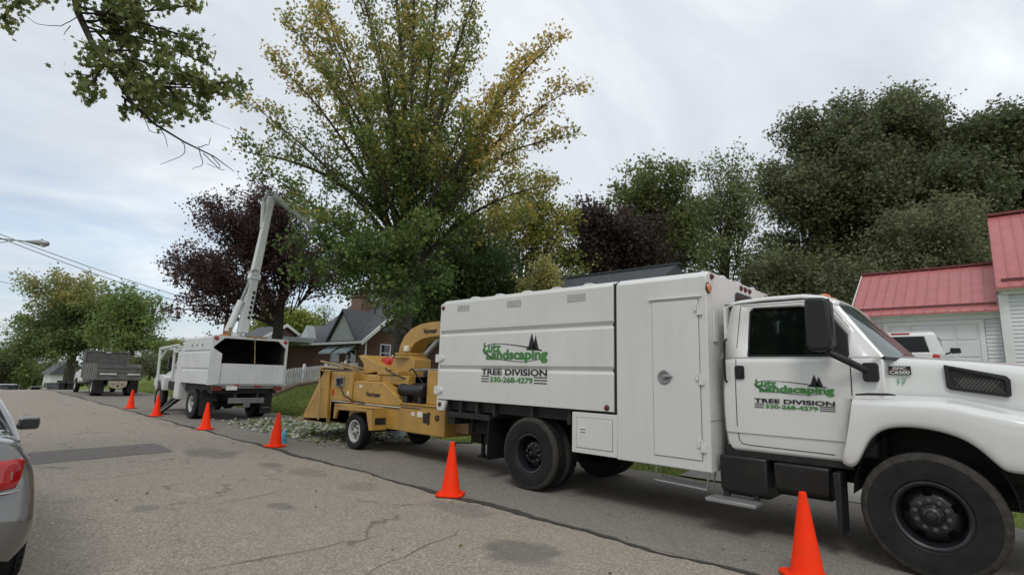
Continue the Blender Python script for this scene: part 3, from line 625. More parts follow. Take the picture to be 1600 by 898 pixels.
# perforated vents high on the side
vm, n, l, p = new_mat('perforated_vent'); tt = n.new('ShaderNodeTexCoord'); vv = n.new('ShaderNodeTexVoronoi'); vv.inputs['Scale'].default_value = 70; l.new(tt.outputs['Object'], vv.inputs[0])
rr_ = n.new('ShaderNodeValToRGB'); rr_.color_ramp.elements[0].position = .25; rr_.color_ramp.elements[0].color = (.16, .16, .15, 1); rr_.color_ramp.elements[1].position = .5; rr_.color_ramp.elements[1].color = (.50, .50, .47, 1); l.new(vv.outputs[0], rr_.inputs[0]); l.new(rr_.outputs[0], p.inputs['Base Color']); p.inputs['Roughness'].default_value = .6; MT['vent'] = vm
for a, b, z0, z1 in ((6.72, 7.02, 2.745, 2.845), (5.52, 5.82, 2.735, 2.84), (4.29, 4.61, 2.73, 2.84)): MB().box(XS-.004, XS-.001, a, b, z0, z1).build('side_vent', 'vent', hop)
logo(hop, XS-.0, 6.36, 2.31, 1.40, .775)
# marker lights
lamp(T, (XS-.0, YR-.05, 2.83), .033, 'drl'); lamp(T, (XS, YR-.07, 1.13), .033, 'drl'); lamp(T, (XS, 3.94, 1.27), .033, 'drl')
lamp(T, (XS+.06, YB, 2.76), .062, 'amber', 'y'); lamp(T, (XS+.17, YB, 2.915), .033, 'drl', 'y')
for x in (7.27, 7.43, 7.59): lamp(T, (x, YB, 2.905), .033, 'drl', 'y')
lamp(T, (8.28, YB, 2.90), .033, 'drl', 'y')
q = MB(); rp = [(7.02, 2.52), (7.05, 2.80), (7.10, 2.83), (7.62, 2.83), (7.68, 2.80), (7.7, 2.52)]
q.prism(rp, 'y', YB-.018, YB-.001, 0); fo = q.build('bulkhead_window', 'blackp', T, bevel=.01)
MB().prism([(7.07, 2.54), (7.09, 2.76), (7.13, 2.785), (7.59, 2.785), (7.63, 2.76), (7.65, 2.54)], 'y', YB-.022, YB-.0185).build('pane', 'dglass', fo, smooth=0)
MB().box(6.28, 6.40, YB-.02, YB-.001, 2.12, 2.48).build('bulkhead_plate', 'white', T, bevel=.006)
MB().box(XS+.002, XF-.002, YB-.004, YB-.001, 1.2, 1.205).build('bulkhead_seam', 'steelg', T)
# frame and running gear
fr = MB(); fr.box(6.85, 6.93, -.9, 7.4, .62, .86).box(7.66, 7.74, -.9, 7.4, .62, .86)
for y in (-.5, 1.9, 3.4, 5.9, 7.3): fr.box(6.93, 7.66, y, y+.08, .64, .84)
fr.build('frame_rail', 'blackm', T, smooth=0, kind=None)
sf = MB(); sf.box(XS+.12, XF-.12, 3.9, 7.30, 1.05, 1.21).box(6.75, 7.85, 3.9, 7.35, .86, 1.06)
for y in (4.6, 5.3, 6.1, 6.5, 6.9, 7.25): sf.box(XS+.05, XF-.05, y-.03, y+.03, 1.0, 1.2)
sf.box(XS+.06, XS+.1, 6.2, 7.26, .93, 1.02)
sf.build('subframe', 'blackm', T, smooth=0)
sf = MB(); sf.box(XS+.13, XF-.13, 7.12, 7.32, .80, 1.0).box(6.95, 7.65, 7.0, 7.4, .42, .8); sf.build('rear_crossmember', 'blackm', T, bevel=.01)
MB().tube([(6.42, 6.85, .95), (6.42, 6.85, .50), (6.42, 7.25, .47), (6.42, 7.3, .40)], .02).build('hose', 'blackp', T)
q = MB(); q.box(XS+.06, XS+.62, 6.22, 6.235, .32, .96); q.build('mud_flap', 'blackp', T, bevel=.004); q = MB(); q.box(XF-.62, XF-.06, 6.22, 6.235, .32, .96); q.build('mud_flap', 'blackp', T, bevel=.004)
q = MB(); q.lathe([(.08, -1.1), (.12, -.9), (.12, -.2), (.22, -.12), (.22, .12), (.12, .2), (.12, .9), (.08, 1.1)], (7.3, 5.32, .52), 'x', 20); q.build('rear_axle', 'blackm', T)
for x, s, d in ((6.27, -1, -.15), (8.33, 1, -.15)): wheel(T, x, 5.32, .525, .525, .25, s, dish=d)
for x, s in ((6.56, -1), (8.04, 1)): wheel(T, x, 5.32, .525, .525, .25, s, plain=True)
q = MB(); q.tube([(6.4, .61, .52), (8.2, .61, .52)], .06); q.box(6.8, 7.8, .53, .69, .40, .52); q.build('front_axle', 'blackm', T)
for x, s in ((6.285, -1), (8.315, 1)): wheel(T, x, .61, .53, .535, .28, s, dish=.35)
# folding step frame under the tool box
q = MB().tube([(XS+.02, 3.24, .64), (XS+.0, 3.26, .46), (XS+.0, 2.62, .44), (XS+.02, 2.59, .64)], .012); q.tube([(XS+.2, 3.24, .64), (XS+.18, 3.26, .47), (XS+.18, 2.62, .45), (XS+.2, 2.59, .64)], .012); q.build('wire_step', 'galv', T)
# battery and fuel boxes, step
q = MB().prism([(6.20, .84), (6.22, .47), (6.30, .41), (6.85, .41), (6.85, .84)], 'y', 1.99, 2.50); q.build('fuel_tank', 'tank', T, bevel=.025)
q = MB().prism([(6.20, .82), (6.22, .55), (6.32, .49), (6.85, .49), (6.85, .82)], 'y', 1.40, 1.92); q.build('battery_box', 'tank', T, bevel=.02)
MB().box(6.21, 6.6, 1.395, 1.925, .79, .815).build('checker_plate', 'alum', T) if False else None
q = MB().box(6.02, 6.32, 2.06, 2.60, .345, .385); st = q.build('side_step', 'alum', T, bevel=.008); q = MB().box(6.25, 6.30, 2.1, 2.16, .385, .50).box(6.25, 6.30, 2.42, 2.48, .385, .50); q.build('step_bracket', 'blackm', st)
q = MB().prism([(1.355, .80), (1.335, .26), (1.30, .22), (1.29, .80)], 'x', 6.14, 6.44); q.build('front_mud_flap', 'blackp', T, bevel=.006)
MB().box(6.3, 8.3, 1.2, 2.45, .83, .95).build('cab_floor', 'blackm', T)
# ---- cab
XC = 6.27; XCF = 14.6-XC
def cx(z): return XC+(0 if z < 1.92 else (z-1.92)*.21)+(.02*(max(0, 1.15-z)/.25)**2 if z < 1.15 else 0)
def cabside(sgn):
    X = (lambda z: cx(z)) if sgn < 0 else (lambda z: 14.6-cx(z))
    m = MB()
    zs = [.90, .93, 1.0, 1.09, 1.10, 1.3, 1.515, 1.53, 1.7, 1.85, 1.92]
    ys = [2.43, 2.41, 2.28, 2.0, 1.6, 1.25, 1.0, .90]
    ye = lambda z: 2.43+.03*math.sin((z-.9)/1.02*3.1)
    rows = []
    for z in zs:
        b = .0 if z > 1.0 else (1.0-z)*.35
        rows.append([(X(z)+(.014*(-sgn) if z < 1.095 else 0)+(.05*-sgn if i == 0 else .008*-sgn if i == 1 else 0), (ye(z)-b if i == 0 else ye(z)-b-.03 if i == 1 else max(y, 1.17+.04*(1.5-z) if z < 1.52 else 0)), z) for i, y in enumerate(ys)])
    m.sheet(rows)
    # upper side with window hole
    out = [(2.455, 1.92), (2.41, 2.2), (2.36, 2.50), (2.33, 2.57), (1.56, 2.575), (1.30, 2.52), (1.10, 2.22), (.90, 1.95), (.90, 1.92)]
    hole = [(2.15, 1.945), (2.14, 2.46), (2.10, 2.50), (1.62, 2.49), (1.46, 2.46), (1.30, 2.34), (1.175, 2.165), (1.165, 1.945)]
    bm = bmesh.new()
    def loop(pts):
        vs = [bm.verts.new((X(z), y, z)) for y, z in pts]; return [bm.edges.new((vs[i], vs[(i+1) % len(vs)])) for i in range(len(vs))]
    ed = loop(out)+loop(hole); bmesh.ops.triangle_fill(bm, use_beauty=True, edges=ed)
    bm.verts.ensure_lookup_table(); bm.verts.index_update(); m.add([v.co for v in bm.verts], [tuple(v.index for v in f.verts) for f in bm.faces]); bm.free()
    return m, hole, X
for sg in (-1, 1):
    m_, hole, Xf = cabside(sg); cab = m_.build('cab_side', 'cabwhite', T, smooth=30, solid=.02)
    g = MB(); g.poly([(Xf(z)-sg*.022, y, z) for y, z in hole]); g.build('side_window', 'glass', cab, smooth=0)
    k = MB()
    for i in range(len(hole)):
        a, b = hole[i], hole[(i+1) % len(hole)]; k.tube([(Xf(a[1])+sg*.006, a[0], a[1]), (Xf(b[1])+sg*.006, b[0], b[1])], .011, 6)
    k.build('window_seal', 'blackp', cab)
# door gap lines, small quarter pane, handle, grab bar
X0 = cx(1.5)
gp = MB()
def gapline(pts, wd=.008):
    rows = []
    for i, (y, z) in enumerate(pts):
        a = Vector(pts[max(0, i-1)]); b = Vector(pts[min(len(pts)-1, i+1)]); d = (b-a).normalized(); n_ = Vector((-d.y, d.x))*wd/2
        e_ = .014 if z < 1.095 else .0
        rows.append([(cx(z)+e_-.0125, y+n_.x, z+n_.y), (cx(z)+e_-.0125, y-n_.x, z-n_.y)])
    gp.sheet(rows)
gapline([(2.25, 2.54), (2.27, 2.2), (2.285, 1.9), (2.30, 1.6), (2.30, 1.2), (2.29, 1.02), (2.26, .975), (2.18, .965), (1.35, .955)]); gapline([(1.155, 1.93), (1.160, 1.55)], .01); gapline([(2.25, 2.54), (1.56, 2.545), (1.33, 2.50), (1.15, 2.24)], .006)
gp.build('door_gap', 'blackp', T, smooth=0)
q = MB().poly([(cx(z)-.0135, y, z) for y, z in ((1.155, 2.17), (1.155, 1.955), (.935, 1.955))]) if False else MB().poly([(cx(z)-.0135, y, z) for y, z in ((1.29, 2.335), (1.165, 2.165), (1.165, 1.93), (1.29, 1.93))]); q.build('quarter_pane', 'blackp', T, smooth=0)
q = MB().prism([(2.195, 1.70), (2.21, 1.685), (2.29, 1.685), (2.30, 1.70), (2.30, 1.825), (2.285, 1.84), (2.21, 1.84), (2.195, 1.825)], 'x', X0-.025, X0-.011); dh = q.build('door_handle', 'blackp', T, bevel=.004); MB().box(X0-.038, X0-.025, 2.215, 2.275, 1.71, 1.80).build('handle_flap', 'blackp', dh, bevel=.004)
q = MB().tube([(X0-.01, 2.385, 2.14), (X0-.055, 2.39, 2.12), (X0-.06, 2.40, 1.9), (X0-.055, 2.40, 1.68), (X0-.01, 2.40, 1.655)], .015, 8); q.build('grab_bar', 'blackp', T)
logo(T, X0-.012, 2.10, 1.75, .79, .375)
# roof, rear wall, windscreen, pillars
rows = []
for y, dz in ((2.455, -.10), (2.40, -.02), (2.30, .0), (2.0, .02), (1.6, .02), (1.42, -.01), (1.30, -.065), (1.255, -.10)):
    rows.append([(x, y, 2.60+dz+h) for x, h in ((6.395, -.035), (6.43, -.008), (6.55, .02), (6.9, .04), (7.3, .045), (7.7, .04), (8.05, .02), (8.17, -.008), (8.205, -.035))])
ro = MB().sheet(rows).build('cab_roof', 'cabwhite', T, smooth=60, solid=.03)
MB().tube([(6.40, 2.44, 2.565), (6.40, 1.56, 2.572), (6.405, 1.32, 2.515)], .009, 6).build('drip_rail', 'blackp', ro)
for x in (6.62, 6.96, 7.3, 7.64, 7.98): MB().lathe([(.07, 0), (.065, .02), (.05, .04), (.025, .052), (1e-3, .055)], (x, 1.42, 2.595), 'z', 16).build('roof_marker_lamp', 'amber', T)
MB().box(6.32, 8.28, 2.40, 2.43, .95, 2.54).build('cab_rear_wall', 'cabwhite', T)
# windscreen: base bows forward
def wsp(t, s_):   # t across 0..1, s_ up 0..1
    a = 2*t-1; xb = 7.3+a*.985; yb = .88-.20*(1-a*a); xt = 7.3+a*.87; yt = 1.285-.05*(1-a*a)
    return (xb+(xt-xb)*s_, yb+(yt-yb)*s_, 1.925+(2.515-1.925)*s_+.02*(1-a*a)*s_)
MB().sheet([[wsp(i/12, j/6) for i in range(13)] for j in range(7)]).build('windscreen', 'wsglass', T, smooth=60)
for a, mt_ in ((0, 'cabwhite'), (1, 'cabwhite')):
    pl = [Vector(wsp(a, j/4)) for j in range(5)]; MB().tube([(p.x, p.y+.02, p.z) for p in pl], [.032, .03, .03, .03, .032], 8).build('windscreen_pillar', mt_, T)
q = MB()
for j in range(1): q.tube([wsp(.10+.0*j, -.02), wsp(.30, .10), wsp(.55, .16)], .008, 6); q.tube([wsp(.55, .0), wsp(.75, .12), wsp(.93, .2)], .008, 6)
q.tube([Vector(wsp(i/12, 0))+Vector((0, -.005, .0)) for i in range(13)], .014, 6)
q.build('wiper', 'blackp', T)
# cab inside: dash, wheel, seats
q = MB().box(6.45, 8.15, 1.0, 1.25, 1.45, 1.95).box(6.35, 8.25, 1.0, 2.35, .95, 1.2); q.build('dashboard', 'interior', T, bevel=.03)
for x in (6.75, 7.75):
    q = MB(); q.box(x-.24, x+.24, 1.72, 2.2, 1.2, 1.45); q.prism([(2.05, 1.42), (2.16, 2.02), (2.28, 2.02), (2.24, 1.42)], 'x', x-.23, x+.23); q.prism([(2.10, 2.05), (2.12, 2.29), (2.18, 2.33), (2.26, 2.29), (2.25, 2.05)], 'x', x-.13, x+.13); q.build('seat', 'seat', T, bevel=.05)
MB().lathe([(.20, -.012), (.215, 0), (.20, .012), (.19, 0)], (7.75, 1.38, 1.95), 'y', 24, closed=True).build('steering_wheel', 'blackp', T)
# mirror
q = MB().prism([(1.46, 2.50), (1.42, 2.52), (1.27, 2.51), (1.245, 2.47), (1.235, 2.05), (1.27, 1.985), (1.42, 1.975), (1.465, 2.03)], 'x', 5.92, 6.17); mr = q.build('side_mirror', 'blackp', T, bevel=.03)
MB().tube([(5.99, 1.26, 2.50), (5.985, 1.235, 2.25), (6.0, 1.25, 2.04)], .018, 6).build('mirror_rib', 'blackp', mr)
q = MB().tube([(6.05, 1.32, 2.0), (6.05, 1.27, 1.955), (6.12, 1.15, 1.885), (6.22, 1.02, 1.80), (6.25, .985, 1.78)], [.02, .032, .035, .034, .03], 10); q.build('mirror_arm', 'blackp', mr)
q = MB().prism([(.93, 1.69), (.915, 1.72), (.915, 1.85), (.93, 1.875), (1.035, 1.875), (1.05, 1.85), (1.05, 1.72), (1.035, 1.69)], 'x', 6.20, 6.262); q.build('mirror_mount', 'blackp', mr, bevel=.008)
q = MB().prism([(1.46, 2.50), (1.27, 2.51), (1.235, 2.05), (1.27, 1.985), (1.42, 1.975), (1.465, 2.03)], 'x', 8.45, 8.68); mr = q.build('side_mirror', 'blackp', T, bevel=.03)
q = MB().tube([(8.55, 1.32, 2.0), (8.5, 1.15, 1.885), (8.36, 1.0, 1.78)], .033, 8); q.build('mirror_arm', 'blackp', mr)
# ---- fender and hood (lofts), symmetric about x = 7.3
YY = [1.27, 1.155, 1.05, .93, .80, .62, .45, .33, .24, .16, .09, .03, -.05, -.25, -.5, -.66]
def arch(y):
    T_ = [(1.27, .90), (1.155, .835), (1.10, 1.0), (1.05, 1.13), (.93, 1.245), (.80, 1.285), (.62, 1.29), (.45, 1.26), (.33, 1.215), (.24, 1.15), (.16, 1.06), (.09, .98), (.03, .975), (-.8, .97)]
    for (a, za), (b, zb) in zip(T_, T_[1:]):
        if a >= y >= b: return za+(zb-za)*(a-y)/(a-b)
    return T_[0][1] if y > T_[0][0] else T_[-1][1]
def fend(sg):
    rows = []
    for i, y in enumerate(YY):
        zt = 1.535-.0*max(0, .4-y) if y > .4 else 1.535-.22*(.4-y)
        f = smooth(-.2, -.66, y)*.30       # front corner rounds in
        za = arch(y); r_ = []
        for (dx, kind) in ((.10, 'a'), (.004, 'a'), (0, 'm1'), (0, 'm2'), (.010, 't1'), (.05, 't2'), (.13, 't3'), (.31, 't4')):
            z = {'a': za, 'm1': za+(zt-za)*.35, 'm2': za+(zt-za)*.72, 't1': zt-.055, 't2': zt-.018, 't3': zt, 't4': zt+.035}[kind]
            yy = y
            if i < 3: tt_ = (z-za)/(zt+.03-za); yy = y-tt_*(.20-.04*i)+(.07*tt_*tt_)
            r_.append((XS-.012+dx+f, yy, z))
        rows.append(r_)
    if sg > 0: rows = [[(14.6-a, b, c) for a, b, c in r_] for r_ in rows]
    return rows
for sg in (-1, 1):
    fo = MB().sheet(fend(sg)).build('front_fender', 'cabwhite', T, smooth=80, subsurf=2, solid=.012)
    if sg < 0:
        MB().tube([(6.15, 1.11, 1.562), (6.14, 1.0, 1.572), (6.17, .85, 1.575), (6.22, .80, 1.57)], [.008, .012, .012, .006], 6).build('fender_trim', 'blackp', fo)
def hoodrow(y):
    t = (.93-y)/1.55; hz = 1.94-.05*t-.11*t*t; f = smooth(-.3, -.66, y)
    sx = 6.44+.04*t+f*.10
    L_ = [(sx-.01, 1.54-.22*max(0, .40-y)), (sx, 1.66), (sx+.012, hz-.10), (sx+.035, hz-.035), (sx+.09, hz-.005), (sx+.22, hz+.02), (7.0, hz+.035), (7.3, hz+.04)]
    return [(a, y-(f*.02), b-f*.05) for a, b in L_]+[(14.6-a, y, b-f*.05) for a, b in reversed(L_[:-1])]
hd = MB().sheet([hoodrow(y) for y in (.925, .90, .7, .5, .3, .1, -.1, -.3, -.45, -.58, -.64)]).build('hood', 'cabwhite', T, smooth=80, subsurf=2)
MB().box(6.29, 8.31, .88, .95, 1.5, 1.915).build('cowl', 'cabwhite', T, bevel=.02)
# hood side vent
hx = 6.448
q = MB(); o1 = [(.435, 1.865), (.43, 1.655), (.40, 1.635), (.02, 1.585), (-.01, 1.60), (-.015, 1.735), (.01, 1.77)]; i1 = [(.40, 1.835), (.395, 1.675), (.385, 1.665), (.03, 1.62), (.02, 1.63), (.02, 1.72), (.03, 1.738)]
nv = len(o1); vs = [(hx-.022, y, z) for y, z in o1]+[(hx-.028, y, z) for y, z in i1]+[(hx+.03, y, z) for y, z in o1]+[(hx+.02, y, z) for y, z in i1]
q.add(vs, [(i, (i+1) % nv, (i+1) % nv+nv, i+nv) for i in range(nv)]+[(i, i+2*nv, (i+1) % nv+2*nv, (i+1) % nv) for i in range(nv)]+[(i+nv, (i+1) % nv+nv, (i+1) % nv+3*nv, i+3*nv) for i in range(nv)])
vo_ = q.build('hood_vent', 'blackp', T, bevel=.004)
MB().poly([(hx-.006, y, z) for y, z in i1]).build('vent_back', 'blackm', vo_, smooth=0)
q = MB()
for i in range(17):
    for s_ in (1, -1):
        y = .42-i*.026; a = (hx-.012, y, 1.63-.0*i); z0 = 1.66-.12*(.42-y); h = .10
        q.tube([(hx-.012, y, z0), (hx-.012, y+s_*h*.8, z0+h)], .0028, 4) if .03 < y+s_*h*.8 < .39 and .03 < y < .39 else None
q.build('vent_mesh', 'steelg', vo_, smooth=0)
# badge and number
b = MB().prism([(.865, 1.85), (.685, 1.85), (.685, 1.765), (.865, 1.765)], 'x', 6.425, 6.437).build('badge', 'black', T, bevel=.002)
text('GMC', 6.424, .83, 1.842, .11, .028, 'refl', b, bold=.02); text('C6500', 6.424, .855, 1.806, .16, .034, 'refl', b, bold=.02); MB().box(6.4235, 6.4245, .69, .86, 1.810, 1.812).build('badge_line', 'redl', b)
text('17', 6.432, .80, 1.73, .075, .055, 'greenl', T, bold=.03, name='fleet_number')
# engine bay block, front end
q = MB().box(6.75, 7.85, -.5, 1.2, .80, 1.5).box(6.60, 8.0, .95, 1.35, .9, 1.9).box(6.9, 7.7, -.3, .9, .55, .85); q.build('engine_block', 'blackm', T, bevel=.02)
q = MB().sheet([[(x, .62+.60*math.cos(a), .60+.66*math.sin(a)) for x in (6.30, 6.85)] for a in [math.pi*k/14 for k in range(0, 15)]]); q.build('wheel_arch_liner', 'inner', T, smooth=60)
q = MB().sheet([[(x, .62+.60*math.cos(a), .60+.66*math.sin(a)) for x in (7.75, 8.30)] for a in [math.pi*k/14 for k in range(0, 15)]]); q.build('wheel_arch_liner', 'inner', T, smooth=60)
q = MB().box(6.62, 7.98, -.70, -.60, .98, 1.72); gr = q.build('grille', 'chrome', T, bevel=.02)
for i in range(5): MB().box(6.68, 7.92, -.715, -.70, 1.04+i*.13, 1.12+i*.13).build('grille_slot', 'blackp', gr)
for x in (6.38, 8.22): MB().prism([(x-.2, 1.10), (x+.2, 1.10), (x+.2, 1.36), (x-.2, 1.38)], 'y', -.66, -.58).build('headlight', 'clearl', T, bevel=.02)
MB().prism([(-.62, .62), (-.80, .64), (-.82, .92), (-.62, .95)], 'x', 6.15, 8.45).build('front_bumper', 'cabwhite', T, bevel=.03)
q = MB().tube([(6.5, .1, .70), (6.5, -.6, .74)], .02); q.tube([(6.55, .1, .62), (6.55, -.6, .62)], .015); q.build('brake_line', 'blackm', T)
# ------------------------------------------------------------------ wood chipper
K = empty('wood_chipper', (7.3, 10.3, 0), 'yellow towed wood chipper with curved discharge chute behind the box truck', 'wood chipper')
# infeed hopper: two side wings, floor and lip
for x0, x1 in ((6.50, 6.55), (8.10, 8.15)):
    MB().prism([(12.10, 1.66), (12.30, 1.69), (13.20, .56), (13.20, .43), (12.02, .43)], 'x', x0, x1).build('hopper_wing', 'yel', K, bevel=.006)
MB().prism([(12.0, .43), (13.6, .40), (13.6, .44), (12.0, .55)], 'x', 6.5, 8.15).build('feed_tray', 'yeld', K)
MB().box(6.49, 8.16, 13.16, 13.24, .40, .52).build('hopper_lip', 'yeld', K)
q = MB().tube([(6.42, 12.27, .49), (6.42, 12.30, 1.0), (6.42, 12.40, 1.62), (6.42, 12.30, 1.72), (6.42, 12.12, 1.74), (6.42, 11.3, 1.72)], .022, 8)
q.tube([(8.2, 12.27, .49), (8.2, 12.40, 1.62), (8.2, 12.12, 1.74), (8.2, 11.3, 1.72)], .022, 8); q.tube([(6.42, 12.38, 1.66), (8.2, 12.38, 1.66)], .022, 8); q.tube([(6.42, 12.9, .62), (6.46, 12.32, 1.25)], .012, 6)
q.build('feed_control_bar', 'tan', K)
MB().lathe([(.24, -.35), (.24, .35), (.2, .36), (.05, .37)], (6.95, 12.55, 1.52), 'x', 20).build('feed_roller', 'blackp', K)
for a, b in (((6.9, 13.3, 1.90), (6.75, 11.2, 1.69)), ((7.2, 12.8, 1.86), (6.95, 11.1, 1.70))): MB().tube([a, b], .03, 8).build('lift_arm', 'yeld', K)
# feed housing
MB().box(6.57, 8.05, 11.12, 12.10, .46, 1.64).build('feed_housing', 'yel', K, bevel=.015)
MB().box(6.52, 6.57, 11.02, 11.14, .95, 1.62).build('housing_rib', 'yel', K, bevel=.004)
cp = MB().box(6.545, 6.57, 11.45, 11.85, 1.30, 1.52); cpo = cp.build('control_panel', 'galv', K, bevel=.004)
q = MB().disc((6.53, 11.72, 1.44), .05, 'x'); q.box(6.50, 6.545, 11.64, 11.70, 1.32, 1.48); q.box(6.52, 6.545, 11.5, 11.58, 1.36, 1.5); q.build('control_valve', 'blackp', cpo)
MB().prism([(11.40, 2.03), (11.27, 2.05), (10.05, 1.72), (11.14, 1.60), (11.14, 1.84)], 'x', 6.85, 7.65).build('spring_arm_cover', 'yel', K, bevel=.012)
MB().box(6.75, 7.85, 9.2, 11.12, 1.40, 1.60).build('drum_housing', 'yel', K, bevel=.015)
MB().box(6.72, 7.9, 9.55, 10.35, 1.60, 1.70).box(6.70, 6.75, 10.2, 10.7, 1.45, 1.58).build('drum_hood', 'yel', K, bevel=.012)
# side cover with name
MB().prism([(11.0, .98), (11.0, 1.42), (10.9, 1.445), (9.85, 1.445), (9.10, 1.06), (9.10, .98)], 'x', 6.55, 8.05).build('side_cover', 'yel', K, bevel=.014)
text('Vermeer', 6.546, 10.47, 1.235, .58, .115, 'black', K, bold=.03)
# lower body, stripes
MB().prism([(12.0, .46), (12.0, .985), (9.13, 1.0), (9.13, .50), (9.8, .50), (11.3, .46)], 'x', 6.57, 8.03).build('lower_body', 'yel', K, bevel=.012)
MB().box(6.50, 8.1, 7.68, 9.11, .50, 1.04).build('fuel_tank', 'yel', K, bevel=.02)
MB().box(6.47, 8.13, 7.66, 9.13, 1.035, 1.06).build('tank_lid', 'yel', K, bevel=.006)
q = MB()
for a, b in ((9.16, 10.9), (11.15, 11.98)): q.box(6.566, 6.5685, a, b, .925, .945); q.box(6.566, 6.5685, a, b, .905, .912)
q.box(6.496, 6.4985, 8.45, 9.05, .96, .98); q.build('stripe_decal', 'black', K, smooth=0)
q = MB()
for a, b in ((9.16, 10.9), (11.15, 11.98)): q.box(6.566, 6.5685, a, b, .946, .962)
q.build('white_stripe_decal', 'refl', K, smooth=0)
q = MB().box(6.49, 6.50, 8.2, 8.32, .72, .90).box(6.485, 6.49, 8.12, 8.18, .70, .93); q.build('tank_latch', 'blackm', K)
MB().box(6.488, 6.5, 8.35, 8.5, .82, .92).build('tank_label', 'refl', K)
# fender
q = MB().prism([(11.28, .87), (11.28, .60), (11.22, .60), (11.12, .80), (9.95, .83), (9.86, .60), (9.80, .46), (9.68, .47), (9.66, .915)], 'x', 6.26, 6.32); q.box(6.26, 6.60, 9.66, 11.28, .885, .925); q.box(6.26, 6.6, 9.66, 9.70, .47, .90); fo = q.build('fender', 'yel', K, bevel=.006)
MB().box(6.30, 6.56, 9.655, 9.66, .58, .72).build('fender_pocket', 'blackm', fo)
q = MB().box(8.0, 8.34, 9.66, 11.28, .885, .925).box(8.28, 8.34, 9.66, 11.28, .6, .9); q.build('fender', 'yel', K, bevel=.006)
for x, s in ((6.44, -1), (8.10, 1)): wheel(K, x, 10.50, .385, .385, .22, s, rim='rimw', dish=.25, lugs=6, rr=.235, dusty=False)
MB().tube([(6.5, 10.5, .385), (8.1, 10.5, .385)], .05).build('axle', 'blackm', K)
# discharge base and chute
MB().prism([(10.35, 1.60), (9.30, 1.60), (9.30, 1.95), (9.52, 2.02), (9.98, 2.02), (10.05, 1.96)], 'x', 6.95, 7.4).build('discharge_base', 'yel', K, bevel=.01)
MB().box(6.92, 7.44, 9.20, 9.9, 1.15, 1.60).build('blower_housing', 'yel', K, bevel=.01)
MB().lathe([(.33, -.02), (.36, -.02), (.36, .02), (.33, .02), (.33, .05), (.345, .05), (.345, .09), (.30, .09)], (7.18, 9.76, 2.0), 'z', 28).build('chute_turntable', 'yel', K)
ch = MB(); rows = []
path = [(9.76, 2.05, .26), (9.74, 2.18, .245), (9.64, 2.33, .23), (9.46, 2.46, .215), (9.2, 2.54, .20), (8.9, 2.575, .19), (8.5, 2.585, .18), (8.05, 2.56, .17)]
for i, (y, z, h) in enumerate(path):
    a = Vector(path[max(0, i-1)][:2]); b = Vector(path[min(len(path)-1, i+1)][:2]); d = (b-a).normalized(); n_ = Vector((d.y, -d.x)) if False else Vector((-d.y, d.x))
    n_ = -n_ if n_.y < 0 and i > 2 else n_
    if i <= 2 and n_.x > 0: n_ = -n_
    O = (y-n_.x*-h if False else y+abs(n_.x)*h*.8, z+abs(n_.y)*h*.8); I = (y-abs(n_.x)*h*.8, z-abs(n_.y)*h*.8)
    rows.append([(7.0, O[0], O[1]), (7.36, O[0], O[1]), (7.36, I[0], I[1]), (7.0, I[0], I[1]), (7.0, O[0], O[1])])
ch.sheet(rows); cho = ch.build('discharge_chute', 'yel', K, smooth=30, solid=.012, bevel=.004)
q = MB()
for r_ in rows[1:]:
    pass
q.prism([(8.05, 2.40), (8.05, 2.70), (7.80, 2.62), (7.80, 2.50)], 'x', 7.0, 7.36); q.build('chute_deflector', 'yel', cho)
text('Vermeer', 6.985, 9.10, 2.60, .46, .11, 'black', cho, bold=.03, slope=.02)
MB().box(6.93, 7.0, 9.58, 9.70, 2.12, 2.24).build('chute_lock', 'refl', cho, bevel=.01)
# air cleaner, engine, tank cabinet
q = MB().lathe([(1e-3, -.40), (.10, -.40), (.13, -.36), (.13, -.28), (.115, -.26), (.115, .30), (.13, .31), (.13, .37), (.09, .40), (1e-3, .40)], (6.62, 8.85, 1.31), 'y', 28); q.box(6.55, 6.7, 8.95, 9.1, 1.06, 1.2).box(6.55, 6.7, 8.5, 8.6, 1.06, 1.2); q.build('air_cleaner', 'blackp', K)
q = MB().lathe([(.06, 0), (.06, .16), (.13, .18), (.14, .22), (.14, .30), (.11, .33), (1e-3, .33)], (6.85, 8.62, 1.40), 'z', 26); q.tube([(6.62, 8.6, 1.35), (6.85, 8.62, 1.42)], .05); q.build('air_intake_cap', 'blackp', K)
MB().box(6.85, 7.7, 8.45, 9.2, 1.06, 1.45).build('engine', 'blackm', K, bevel=.02)
MB().box(6.62, 7.95, 7.72, 8.42, 1.06, 1.72).build('tank_cabinet', 'yel', K, bevel=.02)
text('Vermeer', 6.617, 8.02, 1.62, .24, .05, 'black', K, bold=.03)
MB().prism([(8.0, 1.42), (7.9, 1.50), (7.78, 1.46), (7.78, 1.30), (7.95, 1.30)], 'x', 6.614, 6.619).build('round_decal', 'refl', K)
MB().tube([(6.9, 9.2, 1.72), (6.9, 7.7, 1.76), (7.6, 7.7, 1.76)], .02).build('guard_rail', 'galv', K)
MB().tube([(7.3, 10.2, 1.66), (7.2, 10.5, 1.74), (7.1, 10.7, 1.70)], .025).build('hydraulic_hose', 'blackp', K)
